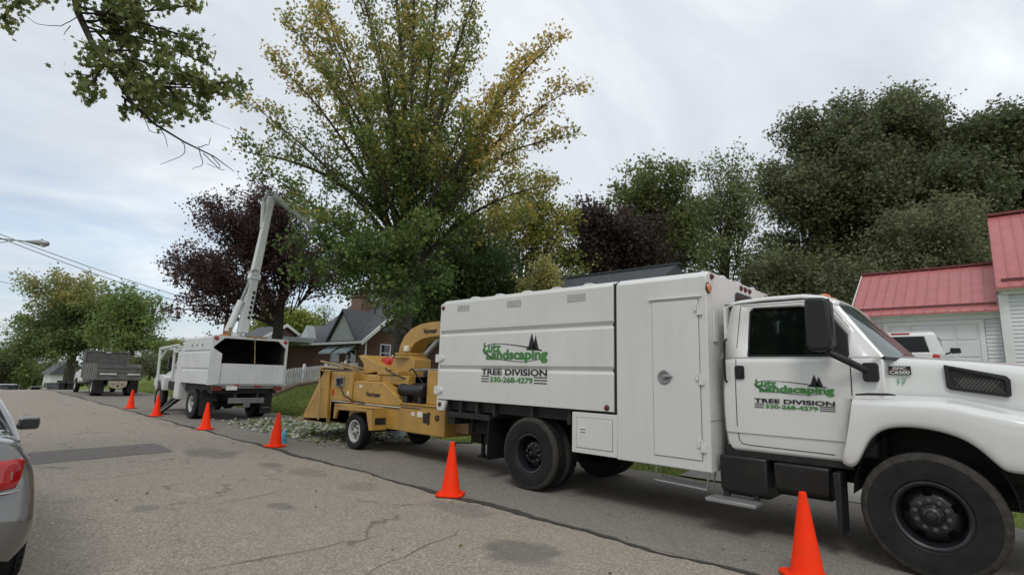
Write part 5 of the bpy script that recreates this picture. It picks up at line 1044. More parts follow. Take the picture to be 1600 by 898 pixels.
# ------------------------------------------------------------------ silver car at the left edge
def silver_car():
    cxx = -.28; S = empty('silver_car', (cxx, 7.3, 0), 'silver sedan at the left edge with red tail light and door mirror', 'car')
    def sec(y, w_, zb, zsh, zd, tuck):
        h = [(w_-.10, zb), (w_-.02, zb+.10), (w_+.01, zb+.22), (w_, .58), (w_-.035, zsh-.12), (w_-.10, zsh-.01), (w_-.17, zsh+.05+(zd-zsh)*.3), (w_-.30, zd), (w_*.4, zd+.015), (0, zd+.02)]
        h = [(a, b) for a, b in h]
        h = [(a, b if b < .5 else .5+(b-.5)*1.19) for a, b in h]
        ar = max([.34+math.sqrt(max(0, .385**2-(y-yw)**2)) if abs(y-yw) < .385 else 0 for yw in (5.84, 8.72)])
        h = [(a, max(b, ar+.018*i_)) if i_ < 5 else (a, b) for i_, (a, b) in enumerate(h)]
        return [(cxx+a, y+tuck*((b-.55)/.5 if b > .55 else (.55-b)*.3), b) for a, b in h]+[(cxx-a, y+tuck*((b-.55)/.5 if b > .55 else (.55-b)*.3), b) for a, b in reversed(h[:-1])]
    st = [(4.98, .66, .40, .70, .74, .10), (5.0, .80, .36, .86, .93, .12), (5.06, .88, .33, .92, 1.00, .10), (5.2, .915, .29, .935, 1.02, .05), (5.40, .915, .24, .94, 1.02, 0), (5.455, .92, .24, .94, 1.02, 0), (5.47, .92, .24, .94, 1.02, 0), (5.53, .92, .24, .94, 1.02, 0), (5.64, .925, .24, .94, 1.02, 0), (5.84, .93, .24, .935, 1.0, 0), (6.04, .93, .24, .935, 1.0, 0), (6.15, .93, .22, .935, 1.0, 0), (6.21, .93, .20, .935, 1.0, 0), (6.23, .93, .20, .935, 1.0, 0), (6.3, .93, .20, .935, 1.0, 0), (6.8, .93, .19, .92, .98, 0), (7.6, .93, .19, .91, .97, 0), (8.25, .93, .19, .90, .96, 0), (8.33, .93, .19, .90, .96, 0), (8.345, .93, .19, .90, .96, 0), (8.42, .93, .19, .895, .955, 0), (8.55, .925, .2, .89, .95, 0), (8.72, .92, .2, .88, .94, 0), (8.9, .915, .2, .86, .92, 0), (9.03, .905, .2, .84, .90, 0), (9.095, .90, .2, .83, .89, 0), (9.11, .895, .2, .82, .885, 0), (9.3, .87, .22, .78, .83, 0), (9.6, .78, .25, .66, .70, 0), (9.7, .66, .3, .60, .63, 0)]
    b = MB().sheet([sec(*s) for s in st]); b.poly(sec(*st[0])[::-1]); b.poly(sec(*st[-1]))
    body = b.build('body', 'silver', S, smooth=50)
    sub = body.modifiers.new('s', 'SUBSURF'); sub.levels = sub.render_levels = 2
    g = MB(); rows = []
    for y, w_, z in ((5.85, .62, 1.10), (6.2, .72, 1.20), (6.6, .66, 1.38), (7.0, .64, 1.44), (7.6, .64, 1.45), (8.0, .66, 1.38), (8.5, .72, 1.15), (8.95, .72, .93)):
        z -= .07; bw = .82 if y > 6 else .76; rows.append([(cxx+bw, y, 1.02), (cxx+w_+.04, y, z-.06), (cxx+w_-.08, y, z), (cxx, y, z+.03), (cxx-w_+.08, y, z), (cxx-w_-.04, y, z-.06), (cxx-bw, y, 1.02)])
    g.sheet(rows); g.build('greenhouse', 'dglass', S, smooth=60, subsurf=1)
    r = MB().sheet([[(cxx+a*w_, y, z+h) for a, h in ((-1, -.03), (-.8, .02), (0, .05), (.8, .02), (1, -.03))] for y, w_, z in ((6.5, .66, 1.305), (7.0, .64, 1.37), (7.6, .64, 1.38), (7.95, .66, 1.325))]).build('roof', 'silver', S, smooth=60, solid=.015)
    for sg in (-1, 1):
        MB().tube([(cxx+sg*.80, 5.75, 1.04), (cxx+sg*.77, 6.25, 1.14), (cxx+sg*.70, 6.6, 1.29), (cxx+sg*.68, 7.3, 1.35), (cxx+sg*.70, 7.95, 1.30), (cxx+sg*.78, 8.45, 1.13), (cxx+sg*.82, 8.9, 1.02)], [.012, .035, .03, .022, .022, .028, .02], 8).build('window_frame', 'silver', S)
        q = MB(); rows = []
        for z, t in ((.80, .0), (.85, .0), (.90, 0), (.95, 0), (.985, .0)):
            rows.append([(cxx+sg*(w_-.078-(.02 if z > .96 else 0)-(.02 if y < 5.05 else 0)), y+(z-.80)*.20, z) for y, w_ in ((4.985, .70), (5.03, .80), (5.10, .86), (5.20, .89), (5.30, .905))])
        q.sheet(rows); tl = q.build('tail_light', 'redl', S, smooth=60, solid=.02)
        q = MB(); q.sheet([[(cxx+sg*(w_-.063), y+(z-.80)*.20, z) for y, w_ in ((5.0, .70), (5.02, .75), (5.05, .80))] for z in (.86, .88, .91)]); q.build('reverse_lens', 'clearl', tl, smooth=60, solid=.008)
        q = MB().sheet([[(cxx+sg*(w_-.04), y, z) for y, w_ in ((4.99, .66), (5.03, .775), (5.12, .865), (5.3, .91))] for z in (.775, .785)]); q.build('chrome_strip', 'chrome', S, smooth=60, solid=.008)
        MB().prism([(8.02, .92), (8.0, 1.02), (8.04, 1.06), (8.20, 1.05), (8.24, .98), (8.2, .92)], 'x', cxx+sg*.98 if sg > 0 else cxx-1.16, cxx+1.16 if sg > 0 else cxx-.98).build('door_mirror', 'silver', S, bevel=.03)
        MB().prism([(.93, cxx+sg*1.0)], 'y', 0, 0) if False else None
        a, b_ = sorted((cxx+sg*1.0, cxx+sg*1.145)); MB().box(a, b_, 8.0-.012, 8.003, .945, 1.04).build('mirror_glass', 'dglass', S, bevel=.01)
        MB().tube([(cxx+sg*.86, 8.2, .93), (cxx+sg*1.0, 8.12, .95)], .025).build('mirror_arm', 'blackp', S)
        for yy in (5.84, 8.72):
            wheel(S, cxx+sg*.82, yy, .325, .325, .205, sg, rim='alum', dish=.4, lugs=5, rr=.205, dusty=False)
            MB().lathe([(.355, -.22), (.355, .05)], (cxx+sg*.80, yy, .335), 'x', 30).build('wheel_arch_liner', 'blackp', S)
    MB().box(cxx-.7, cxx+.7, 5.2, 9.4, .2, .5).build('underbody', 'blackm', S)
silver_car()
# ------------------------------------------------------------------ street lamp, poles, wires
def street_lamp():
    s = empty('street_lamp', (-2.6, 34.6, gz(-2.6, 34.6)), 'grey cobra head street lamp on a long arm from a wooden pole, at left edge', 'street lamp')
    MB().tube([(-2.6, 34.6, -.2), (-2.6, 34.6, 4), (-2.6, 34.6, 8.6)], [.16, .14, .11], 14).build('wooden_pole', 'wood', s)
    tip = at(76, 381, 25); a = at(40, 377, 25); b_ = at(0, 373, 25.4)
    MB().tube([(-2.6, 34.6, 7.0), Vector((-.8, 34.6, 7.45)), b_, a], [.05, .045, .035, .03], 10).build('arm', 'galv', s)
    MB().tube([(-2.6, 34.6, 6.5), Vector((-.8, 34.6, 7.35)), at(0, 379, 25.4), at(22, 376, 25)], .02, 8).build('arm_brace', 'galv', s)
    d = (tip-a).normalized(); hd_ = MB().tube([a, a+d*.15, a+d*.45, a+d*.8, a+d*1.05, a+d*1.12], [.04, .06, .11, .16, .12, .02], 14).build('lamp_head', 'galv', s, smooth=60)
    MB().lathe([(.13, 0), (.11, -.06), (.06, -.09), (1e-3, -.10)], a+d*.85+Vector((0, 0, -.09)), 'z', 18).build('lens', 'refl', hd_)
    MB().lathe([(.03, 0), (.03, .06), (1e-3, .07)], a+d*.75+Vector((0, 0, .14)), 'z', 10).build('photocell', 'galv', hd_)
street_lamp()
def catenary(a, b, sag, r=.018, n=24): return MB().tube([Vector(a).lerp(Vector(b), i/n)-Vector((0, 0, sag*4*(i/n)*(1-i/n))) for i in range(n+1)], r, 5)
up_ = empty('utility_pole', (14.6, 43.5, gz(14.6, 43.5)), 'wooden utility pole behind the purple leaved tree', 'utility pole')
MB().tube([(14.6, 43.5, 0), (14.6, 43.5, 8.6)], [.16, .12], 12).build('pole_shaft', 'wood', up_); MB().box(13.9, 15.3, 43.4, 43.5, 7.9, 8.05).build('crossarm', 'wood', up_)
for i, (p0, p1, w_) in enumerate(((at(0, 362, 25), at(262, 452, 35), 'upper thin black cable crossing the sky behind the street lamp'), (at(0, 368, 25), at(262, 461, 35), 'lower thin black cable crossing the sky behind the street lamp'))):
    d = (p1-p0); a = p0-d*.22; b_ = p0+d*1.5
    tag(catenary(a, b_, .25, .017).build('overhead_cable', 'wire', smooth=60), w_, 'cable', 'overhead cables')
for py, w_ in ((437, 'short thin cable low in the sky at the left edge, upper one'), (502, 'short thin cable low in the sky at the left edge, lower one')):
    tag(catenary(at(-60, py-12, 45), at(60, py+14, 70), .1, .022).build('overhead_cable', 'wire', smooth=60), w_, 'cable', 'overhead cables')
# ------------------------------------------------------------------ far end of the street
def far_car(px, y, matn, label, w_=1.75, h=1.4, L_=4.3):
    r = at(px, 600, 1)-EYE; t = y/r.y; x = r.x*t; z = gz(x, y)
    c = empty('parked_car', (x, y, z), label, 'car', 'cars parked beyond the crest')
    MB().prism([(-L_/2, .25), (-L_/2, .75), (-L_/2+.9, .85), (L_/2-1.0, .88), (L_/2, .75), (L_/2, .25)], 'y', 0, 0) if False else None
    X = lambda a: x+a
    MB().prism([(y-L_/2, z+.25), (y-L_/2, z+.82), (y-L_/2+.6, z+.92), (y+L_/2-1, z+.9), (y+L_/2, z+.72), (y+L_/2, z+.25)], 'x', x-w_/2, x+w_/2).build('body', matn, c, bevel=.08)
    MB().prism([(y-L_/2+.3, z+.88), (y-L_/2+.8, z+h), (y+.5, z+h), (y+1.2, z+.88)], 'x', x-w_/2+.12, x+w_/2-.12).build('window_glass', 'dglass', c, bevel=.05)
    MB().box(x-w_/2+.2, x+w_/2-.2, y-L_/2+.75, y+.45, z+h-.01, z+h+.03).build('roof', matn, c, bevel=.01)
    for sx in (-1, 1):
        for yy in (-1.3, 1.3): MB().lathe([(1e-3, -.1), (.32, -.1), (.33, 0), (.32, .1), (1e-3, .1)], (x+sx*(w_/2-.1), y+yy, z+.33), 'x', 20).build('wheel', 'tyre', c)
        MB().box(x+sx*(w_/2-.2)-.12, x+sx*(w_/2-.2)+.12, y-L_/2-.02, y-L_/2+.02, z+.62, z+.76).build('tail_light', 'redl', c)
far_car(12, 78, 'carwhite', 'pale car on the street beyond the crest, leftmost of the far cars'); far_car(60, 84, 'cardark', 'dark car beyond the crest, middle of the far cars'); far_car(84, 74, 'silver', 'silver car beyond the crest, nearest the trash bins')
for px, lb in ((98, 'left dark wheeled trash bin beyond the crest'), (107, 'right dark wheeled trash bin beyond the crest')):
    r = at(px, 600, 1)-EYE; t = 66/r.y; x = r.x*t; z = gz(x, 66)
    c = empty('trash_bin', (x, 66, z), lb, 'trash bin', 'trash bins beyond the crest')
    MB().prism([(x-.27, z+.03), (x-.33, z+1.0), (x+.33, z+1.0), (x+.27, z+.03)], 'y', 65.7, 66.35).build('bin_body', 'blackp', c, bevel=.03); MB().prism([(65.62, z+1.0), (65.66, z+1.08), (66.4, z+1.15), (66.42, z+1.0)], 'x', x-.35, x+.35).build('lid', 'blackp', c, bevel=.02)
for px, y, lb, w_, wl in ((100, 104, 'small white house far down the street behind the tree trunk', 3.0, 'siding'), ):
    r = at(px, 590, 1)-EYE; t = y/r.y; x = r.x*t; z = gz(x, y)
    h = empty('far_house', (x, y, z), lb, 'house', 'houses far down the street')
    MB().box(x-w_/2, x+w_/2, y, y+8, z-1, z+3.2).build('wall', wl, h)
    MB().prism([(x-w_/2-.4, z+3.1), (x, z+5.0), (x+w_/2+.4, z+3.1)], 'y', y-.4, y+8.4).build('roof', 'shingle', h, smooth=0)
    window(h, Y=y, a0=x-.8, a1=x+.8, z0=z+1, z1=z+2.3, face='-y')
# ------------------------------------------------------------------ foliage
def leafmat(name, trans=.42):
    m, n, l, p = new_mat(name); p.inputs['Roughness'].default_value = .55; p.inputs['Specular IOR Level'].default_value = .35
    a = n.new('ShaderNodeAttribute'); a.attribute_name = 'tint'; l.new(a.outputs['Color'], p.inputs['Base Color'])
    t = n.new('ShaderNodeBsdfTranslucent'); l.new(a.outputs['Color'], t.inputs[0]); x = n.new('ShaderNodeMixShader'); x.inputs[0].default_value = trans
    l.new(p.outputs[0], x.inputs[1]); l.new(t.outputs[0], x.inputs[2]); l.new(x.outputs[0], n['Material Output'].inputs[0]); return m
MT['leaf'] = leafmat('leaf'); MT['blade'] = leafmat('grass_blade', .25)
SH = dict(
 quad=np.array([(0, -.5, 0), (.38, 0, .10), (0, .55, 0), (-.38, 0, .10)]),
 maple=np.array([(0, -.5, 0), (.16, -.22, .03), (.46, -.20, .08), (.30, .02, .05), (.52, .30, .1), (.20, .22, .04), (0, .60, .0), (-.20, .22, .04), (-.52, .30, .1), (-.30, .02, .05), (-.46, -.20, .08), (-.16, -.22, .03)]),
 spray=np.array([(0, -.5, 0), (.22, -.28, .05), (.50, -.12, .1), (.20, .05, .04), (.34, .38, .08), (.06, .25, .02), (-.10, .62, .0), (-.18, .18, .04), (-.5, .22, .1), (-.24, -.08, .05), (-.42, -.36, .08), (-.12, -.3, .03)]))
def leaves(name, Pc, size, col, parent, shape='quad', flat=0., m='leaf', droop=0., **kw):
    Pc = np.asarray(Pc, float); N_ = len(Pc); S = SH[shape]; k = len(S)
    nrm = RNG.normal(size=(N_, 3)); nrm[:, 2] = np.abs(nrm[:, 2])+flat; nrm /= np.linalg.norm(nrm, axis=1)[:, None]
    t = RNG.normal(size=(N_, 3)); t[:, 2] -= droop; t -= nrm*(t*nrm).sum(1)[:, None]; t /= np.linalg.norm(t, axis=1)[:, None]; b = np.cross(nrm, t)
    sz = size*RNG.uniform(.65, 1.3, N_)
    V = Pc[:, None, :]+sz[:, None, None]*(S[None, :, 0:1]*b[:, None, :]+S[None, :, 1:2]*t[:, None, :]+S[None, :, 2:3]*nrm[:, None, :])
    off = np.array(ORG.get(parent.name, (0, 0, 0))) if parent else 0
    V = (V-off).reshape(-1, 3); me = bpy.data.meshes.new(name); me.vertices.add(len(V)); me.vertices.foreach_set('co', V.ravel())
    me.loops.add(N_*k); me.loops.foreach_set('vertex_index', np.arange(N_*k)); me.polygons.add(N_); me.polygons.foreach_set('loop_start', np.arange(N_)*k)
    me.update(calc_edges=True); ca = me.color_attributes.new('tint', 'FLOAT_COLOR', 'POINT')
    c4 = np.ones((N_*k, 4)); c4[:, :3] = np.repeat(col, k, 0); ca.data.foreach_set('color', c4.ravel()); me.materials.append(MT[m])
    o = bpy.data.objects.new(name, me); C.objects.link(o); o.parent = parent; tag(o, kw.get('label'), kw.get('cat'), kw.get('group'), kw.get('kind')); return o
def nv3(v): return v/max(1e-9, np.linalg.norm(v))
class Tree:
    def __init__(s, base, pal, leaf=.14, twig=1.6, dens=7, spread=.16, seed=1, upb=.25, ntw=16, sub=2, zone=None, vine=0):
        s.rng = np.random.default_rng(seed); s.base = np.array(base, float); s.pal = np.array(pal, float); s.leaf = leaf; s.tw = twig; s.dens = dens; s.spread = spread; s.up = upb; s.ntw = ntw; s.sub = sub; s.zone = zone
        s.tb = MB(); s.P = []; s.Cc = []
    def bez(s, a, c, b, n=9): t = np.linspace(0, 1, n)[:, None]; return (1-t)**2*a+2*t*(1-t)*c+t*t*b
    def cluster(s, p, k, v):
        q = p+s.rng.normal(size=(k, 3))*s.spread*np.array([1, 1, .8]); s.P.append(q)
        vv = np.clip(v+s.rng.normal(size=k)*.12, 0, .999)*(len(s.pal)-1); i = vv.astype(int); f = (vv-i)[:, None]
        s.Cc.append(1.8*(s.pal[i]*(1-f)+s.pal[np.minimum(i+1, len(s.pal)-1)]*f)*s.rng.uniform(.8, 1.2, (k, 1)))
    def leader(s, start, tip, r0, lift=.15, t0=.25, twl=1.0, bare=0):
        start, tip = np.array(start, float), np.array(tip, float); d = tip-start; Ln = np.linalg.norm(d)
        c = start+d*.5+np.array([0, 0, lift*Ln])+s.rng.normal(size=3)*Ln*.07
        if lift > 0: c[:2] = start[:2]+d[:2]*.38
        p = s.bez(start, c, tip, 10); r = np.linspace(r0, .012, 10)
        s.tb.tube([tuple(q) for q in p], [float(x) for x in r], 6, caps=False)
        n = max(3, int(s.ntw*Ln/6))
        for t in np.linspace(t0, 1, n):
            i = min(8, int(t*9)); f = t*9-i; q = p[i]*(1-f)+p[i+1]*f; T = nv3(p[i+1]-p[i])
            pr = s.rng.normal(size=3); pr -= T*pr.dot(T); pr = nv3(pr); dr = nv3(T*.75+pr*.8+np.array([0, 0, s.up])); L_ = s.tw*twl*(.45+.75*(1-t))*s.rng.uniform(.6, 1.2)
            s.twig(q, dr, L_, .02*(1.3-t)+.006, s.sub)
        s.twig(p[-1], nv3(p[-1]-p[-2]), s.tw*.4, .012, 0)
    def twig(s, q, dr, L_, r, sub):
        e = q+dr*L_+np.array([0, 0, (s.up-.1)*.25*L_]); s.tb.tube([tuple(q), tuple((q+e)/2+s.rng.normal(size=3)*.05*L_), tuple(e)], [r, r*.7, .004], 4, caps=False)
        v = s.rng.uniform(.0, .75)*.6+.1
        if s.zone: v += s.zone(e, s.rng)
        m_ = max(2, int(L_/ (s.spread*1.7)))
        for j in range(m_):
            tt = (j+1)/m_; s.cluster(q+(e-q)*tt, s.dens if tt > .3 else max(1, s.dens//2), v)
        for k in range(sub):
            t = s.rng.uniform(.3, .85); pr = s.rng.normal(size=3); dd = nv3(dr*.8+nv3(pr)*.75+np.array([0, 0, s.up*.6])); s.twig(q+(e-q)*t, dd, L_*.5*s.rng.uniform(.7, 1.2), r*.5, 0)
    def lobes(s, lobes, n, fork, r0=.10, inner=.35):
        vol = np.array([l[1][0]*l[1][2] for l in lobes]); 
        for li, (c, rad) in enumerate(lobes):
            c = np.array(c); k = max(3, int(n*vol[li]/vol.sum()))
            for j in range(k):
                d = nv3(s.rng.normal(size=3)); 
                if d[2] < -.35: d[2] *= -.5
                rr = s.rng.uniform(inner, 1.0)**.6*(1.18 if s.rng.random() < .3 else .95); tip = c+d*np.array(rad)*rr
                st = c+(fork-c)*s.rng.uniform(.3, .75) if j else fork
                if tip[2] < fork[2]-1.5*rad[2]: continue
                s.leader(st, tip, r0 if j == 0 else r0*.35, lift=.10, t0=.3, twl=.9)
    def finish(s, name, label, trunk, mt_='bark', group=None, cat='tree', shape='quad', flat=.0, extra=0, droop=0):
        """trunk: list of (point, radius)"""
        b = s.base; e = empty(name, tuple(b), label, cat, group)
        s.tb.tube([t[0] for t in trunk], [t[1] for t in trunk], 14)
        s.tb.build('trunk', mt_, e, smooth=60, recalc=False)
        P = np.concatenate(s.P); Q = np.concatenate(s.Cc); leaves('crown', P, s.leaf, Q, e, shape, flat, droop=droop); return e, len(P)
PX = lambda px, py, d: np.array(at(px, py, d))
def lb(px, py, d, rx, rz, ry=None): k = d/FP; return (PX(px, py, d), ((rx*k), ((ry or rx)*k), rz*k))
GREEN = [(.055, .09, .025), (.085, .125, .033), (.125, .155, .04), (.22, .19, .05), (.36, .25, .06)]
# the maple by the road being trimmed
tb_ = np.array((12.0, 16.9, gz(12.0, 16.9)))
def z1(p, r):
    v = 0; h = p[2]
    if h > 9: v += .12
    if h > 11.5: v += .15
    d = (p-tb_)[:2]; right = d[0]*.683-d[1]*.73
    if right > 2.6 and h > 6: v += .30
    if right < -2.2 and h > 11: v += .18
    if h < 6.5: v -= .22
    return v+r.normal()*.10
t1 = Tree(tb_, GREEN, leaf=.125, twig=1.25, dens=8, spread=.16, seed=3, upb=.42, ntw=21, sub=2, zone=z1)
fk = np.array((12.1, 17.0, 4.4))
tips = [(455, 40, 19.5), (480, -40, 21), (545, -70, 19), (600, -130, 21), (650, -160, 19), (700, -120, 21), (755, -40, 19.5), (745, 60, 22), (800, 150, 18.5), (862, 70, 20), (893, 140, 20.5), (885, 215, 19), (810, 110, 22), (860, 290, 21), (395, 165, 19.5), (383, 238, 20), (415, 268, 19), (430, 100, 21), (520, 120, 17), (590, 60, 17.5), (680, 60, 17.3), (730, 190, 17), (800, 250, 18), (600, 160, 24), (770, 230, 24), (500, 30, 19), (640, 30, 22.5), (560, 220, 17.5), (650, 200, 18)]
for i, (a, b, d) in enumerate(tips):
    z = .9 if a < 420 or a > 850 else .35
    st = fk+np.array((0, 0, (.2, .8, 1.4, 2.0)[i % 4]))*(1.0); t1.leader(st, PX(a, b, d), .12 if i % 3 else .17, lift=.15, t0=.20, twl=1.05)
for a, b, d in ((470, 440, 18.5), (490, 340, 17.5), (470, 325, 18.4), (500, 375, 18.0), (605, 485, 17.6), (630, 475, 17.4), (540, 400, 17.3), (520, 410, 17.5), (540, 460, 18), (575, 380, 17), (690, 440, 18), (660, 350, 17), (455, 390, 18), (600, 440, 17.8), (820, 340, 20)):
    t1.leader(fk+np.array((0, 0, random.uniform(-.3, 1))), PX(a, b, d), .05, lift=.12, t0=.30, twl=1.05)
t1.tb.tube([tuple(fk+np.array((-.1, .05, -1.2))), tuple(PX(640, 520, 19)), tuple(PX(632, 508, 18.6))], [.12, .10, .07], 8)
_, n_ = t1.finish('maple_tree', 'tall green and yellow maple behind the chipper, the tree being trimmed from the bucket', [(tuple(tb_+np.array((0, 0, -.3))), .50), (tuple(tb_+np.array((0, 0, .25))), .40), ((12.0, 16.95, 2.6), .34), ((12.05, 16.98, 4.0), .33), ((12.1, 17.0, 5.6), .24), ((12.15, 17.0, 7.0), .12)], shape='spray')
print('maple leaves', n_)
def simple(name, label, base_px, d, lobes_, pal, n, seed, leaf=.28, twig=2.0, dens=7, spread=.3, ntw=9, sub=1, trunk_r=.35, fork_h=.35, mt_='bark', upb=.15, group=None, shape='spray', cat='tree', bz=None, droop=0, zone=None, r0=.12, inner=.35):
    bp = PX(base_px, 560, d); b = np.array((bp[0], bp[1], gz(bp[0], bp[1])))
    leaf = leaf*.66; twig = twig*1.1; dens = max(1, int(dens*1.35))
    L_ = [lb(px, py, d+dd, rx, rz) for px, py, rx, rz, dd in lobes_]; top = max(c[2]+r_[2] for c, r_ in L_)
    t = Tree(b, pal, leaf, twig, dens, spread, seed, upb, ntw, sub, zone); fk_ = np.array((b[0], b[1], b[2]+(top-b[2])*fork_h))
    t.lobes(L_, n, fk_, r0, inner); e_, k = t.finish(name, label, [(tuple(b+np.array((0, 0, -.3))), trunk_r*1.3), (tuple(b+np.array((0, 0, .4))), trunk_r), (tuple(fk_), trunk_r*.7), (tuple(fk_+np.array((0, 0, (top-fk_[2])*.4))), trunk_r*.3)], mt_, group, cat, shape, droop=droop)
    print(label[:30], k); return e_
PURP = [(.032, .021, .020), (.052, .030, .028), (.078, .042, .036), (.105, .06, .045)]
DARK = [(.055, .068, .032), (.085, .096, .045), (.115, .122, .058), (.155, .15, .075)]
OLIVE = [(.08, .09, .05), (.11, .12, .06), (.14, .15, .075), (.18, .17, .085)]
MID = [(.06, .08, .028), (.09, .11, .033), (.13, .145, .042), (.19, .17, .055)]
YEL = [(.09, .12, .03), (.16, .17, .04), (.28, .23, .05), (.42, .28, .05)]
G1 = 'trees behind the houses'
simple('purple_maple', 'dark purple leaved maple behind the raised boom', 430, 31, [(365, 365, 75, 70, 0), (300, 440, 50, 50, 1), (420, 330, 60, 38, 0), (340, 440, 65, 65, -1), (450, 400, 70, 90, 1), (500, 440, 45, 60, 0), (290, 490, 38, 28, 0), (390, 480, 60, 40, 0)], PURP, 150, 11, leaf=.22, twig=1.5, dens=8, spread=.21, ntw=10, trunk_r=.4, mt_='barkd', fork_h=.28)
simple('broad_tree', 'dense dark green tree beside the trimmed maple, left of the yellow tree', 700, 25, [(700, 425, 75, 75, 0), (640, 470, 50, 60, -1), (770, 450, 60, 65, 0), (740, 380, 50, 45, 1), (655, 505, 38, 32, -1.5), (700, 490, 90, 45, 0), (810, 480, 45, 40, 0)], [(.035, .058, .02), (.05, .08, .025), (.075, .105, .03), (.13, .14, .04)], 120, 12, leaf=.22, twig=1.4, dens=9, spread=.24, ntw=11, group=G1)
simple('yellowing_tree', 'loose tree turning yellow, between the dark green tree and the dark purple one', 820, 33, [(800, 350, 60, 45, 0), (865, 355, 40, 45, 0), (780, 420, 55, 40, 1), (870, 420, 40, 55, 0), (840, 300, 45, 30, 0)], YEL, 75, 13, leaf=.26, twig=1.8, dens=6, spread=.26, ntw=9, group=G1)
simple('small_pale_tree', 'small pale yellow green tree just above the box truck roof', 846, 22.5, [(845, 440, 26, 32, 0), (830, 455, 20, 20, 0), (862, 455, 18, 20, 0)], [(.22, .22, .07), (.30, .28, .10), (.38, .33, .12)], 30, 14, leaf=.14, twig=.7, dens=7, spread=.12, ntw=16, trunk_r=.08, upb=.6, group=G1, r0=.04)
simple('purple_maple', 'dark purple brown tree over the ranch roof, right of the yellow tree', 960, 35, [(935, 365, 48, 60, 0), (985, 390, 50, 55, 1), (910, 410, 38, 40, -1), (1010, 410, 40, 35, 0)], [(.028, .022, .02), (.042, .028, .026), (.055, .038, .03), (.06, .055, .03)], 90, 15, leaf=.30, twig=1.7, dens=8, spread=.3, ntw=10, mt_='barkd', group=G1)
simple('broad_tree', 'mid green tree with uneven top over the ranch roof, behind the dark purple tree', 1040, 40, [(1035, 290, 50, 42, 0), (990, 320, 45, 38, 0), (1075, 350, 50, 55, 0), (1050, 400, 60, 45, -1)], MID, 80, 16, leaf=.34, twig=2.0, dens=7, spread=.33, ntw=9, group=G1)
simple('slender_tree', 'thin pale green see-through tree above the front of the truck box', 1140, 33, [(1140, 280, 40, 40, 0), (1125, 340, 45, 45, 0), (1165, 350, 35, 50, 0), (1130, 410, 50, 40, 0), (1180, 420, 45, 40, 0)], [(.07, .095, .035), (.10, .125, .045), (.14, .155, .06), (.2, .19, .08)], 70, 17, leaf=.24, twig=1.7, dens=5, spread=.28, ntw=9, group=G1)
simple('great_tree', 'huge dark olive tree with feathery top, tallest behind the truck cab', 1330, 36, [(1300, 255, 70, 65, 0), (1350, 190, 45, 40, 0), (1420, 180, 55, 45, 1), (1265, 215, 40, 40, 1), (1460, 240, 50, 55, 0), (1390, 225, 70, 50, 1), (1235, 320, 60, 80, 0), (1330, 330, 90, 90, -1), (1420, 300, 80, 90, 0), (1260, 420, 80, 60, 0), (1370, 420, 80, 60, 0)], DARK, 235, 18, leaf=.30, twig=2.3, dens=9, spread=.32, ntw=10, sub=2, trunk_r=.6, group=G1, droop=.8)
simple('great_tree', 'large dark tree at right behind the red roofed garage', 1500, 34, [(1480, 300, 70, 80, 0), (1560, 230, 65, 60, 0), (1600, 300, 70, 80, 1), (1520, 400, 80, 70, 0), (1450, 400, 60, 60, -1), (1620, 220, 60, 60, 0)], [(.05, .064, .031), (.075, .088, .04), (.105, .115, .052), (.14, .14, .066)], 165, 19, leaf=.30, twig=2.2, dens=9, spread=.32, ntw=10, sub=2, trunk_r=.55, group=G1, droop=.8)
simple('understory_tree', 'greyish olive drooping tree just behind the garage roof', 1440, 29, [(1430, 370, 60, 45, 0), (1490, 345, 45, 40, 0), (1400, 430, 60, 40, 0), (1500, 410, 55, 40, 0)], OLIVE, 85, 20, leaf=.22, twig=1.6, dens=8, spread=.24, ntw=10, group=G1, droop=1.0)
simple('understory_tree', 'dark low tree filling the gap behind the truck cab roof', 1250, 28, [(1220, 430, 50, 40, 0), (1280, 450, 50, 40, 0), (1190, 460, 40, 30, 0), (1330, 460, 50, 45, 0), (1250, 490, 70, 30, 0)], DARK, 80, 21, leaf=.24, twig=1.5, dens=8, spread=.26, ntw=10, group=G1)
simple('broad_tree', 'dark shade tree behind the brick cottage, at the right of its chimney', 640, 42, [(640, 440, 50, 50, 0), (590, 480, 35, 35, 0), (680, 480, 50, 40, 0)], DARK, 60, 22, leaf=.36, twig=1.9, dens=8, spread=.34, ntw=9, group=G1)
simple('broad_tree', 'bright yellow green tree behind the brick outbuilding', 455, 58, [(440, 505, 38, 22, 0), (475, 512, 32, 24, 0), (415, 520, 25, 15, 0)], [(.12, .15, .03), (.17, .19, .04), (.22, .21, .05)], 55, 23, leaf=.40, twig=1.8, dens=8, spread=.38, ntw=9, group=G1)
simple('bare_young_tree', 'thin nearly bare tree left of the chimney', 505, 45, [(505, 490, 20, 26, 0)], YEL, 10, 24, leaf=.22, twig=1.2, dens=1, spread=.3, ntw=8, trunk_r=.1, r0=.05)
simple('street_tree', 'large spreading tree turning yellow at the top, far down the street at left', 112, 60, [(95, 455, 50, 28, 0), (130, 490, 55, 45, 0), (70, 520, 48, 35, 2), (140, 540, 45, 40, 0), (50, 555, 45, 30, 0), (95, 550, 50, 35, 0)], [(.06, .09, .03), (.09, .125, .04), (.14, .155, .05), (.27, .21, .065)], 150, 25, leaf=.38, twig=2.2, dens=7, spread=.40, ntw=8, trunk_r=.55, group='trees far down the street', zone=lambda p, r: .35 if p[2] > 8 else 0)
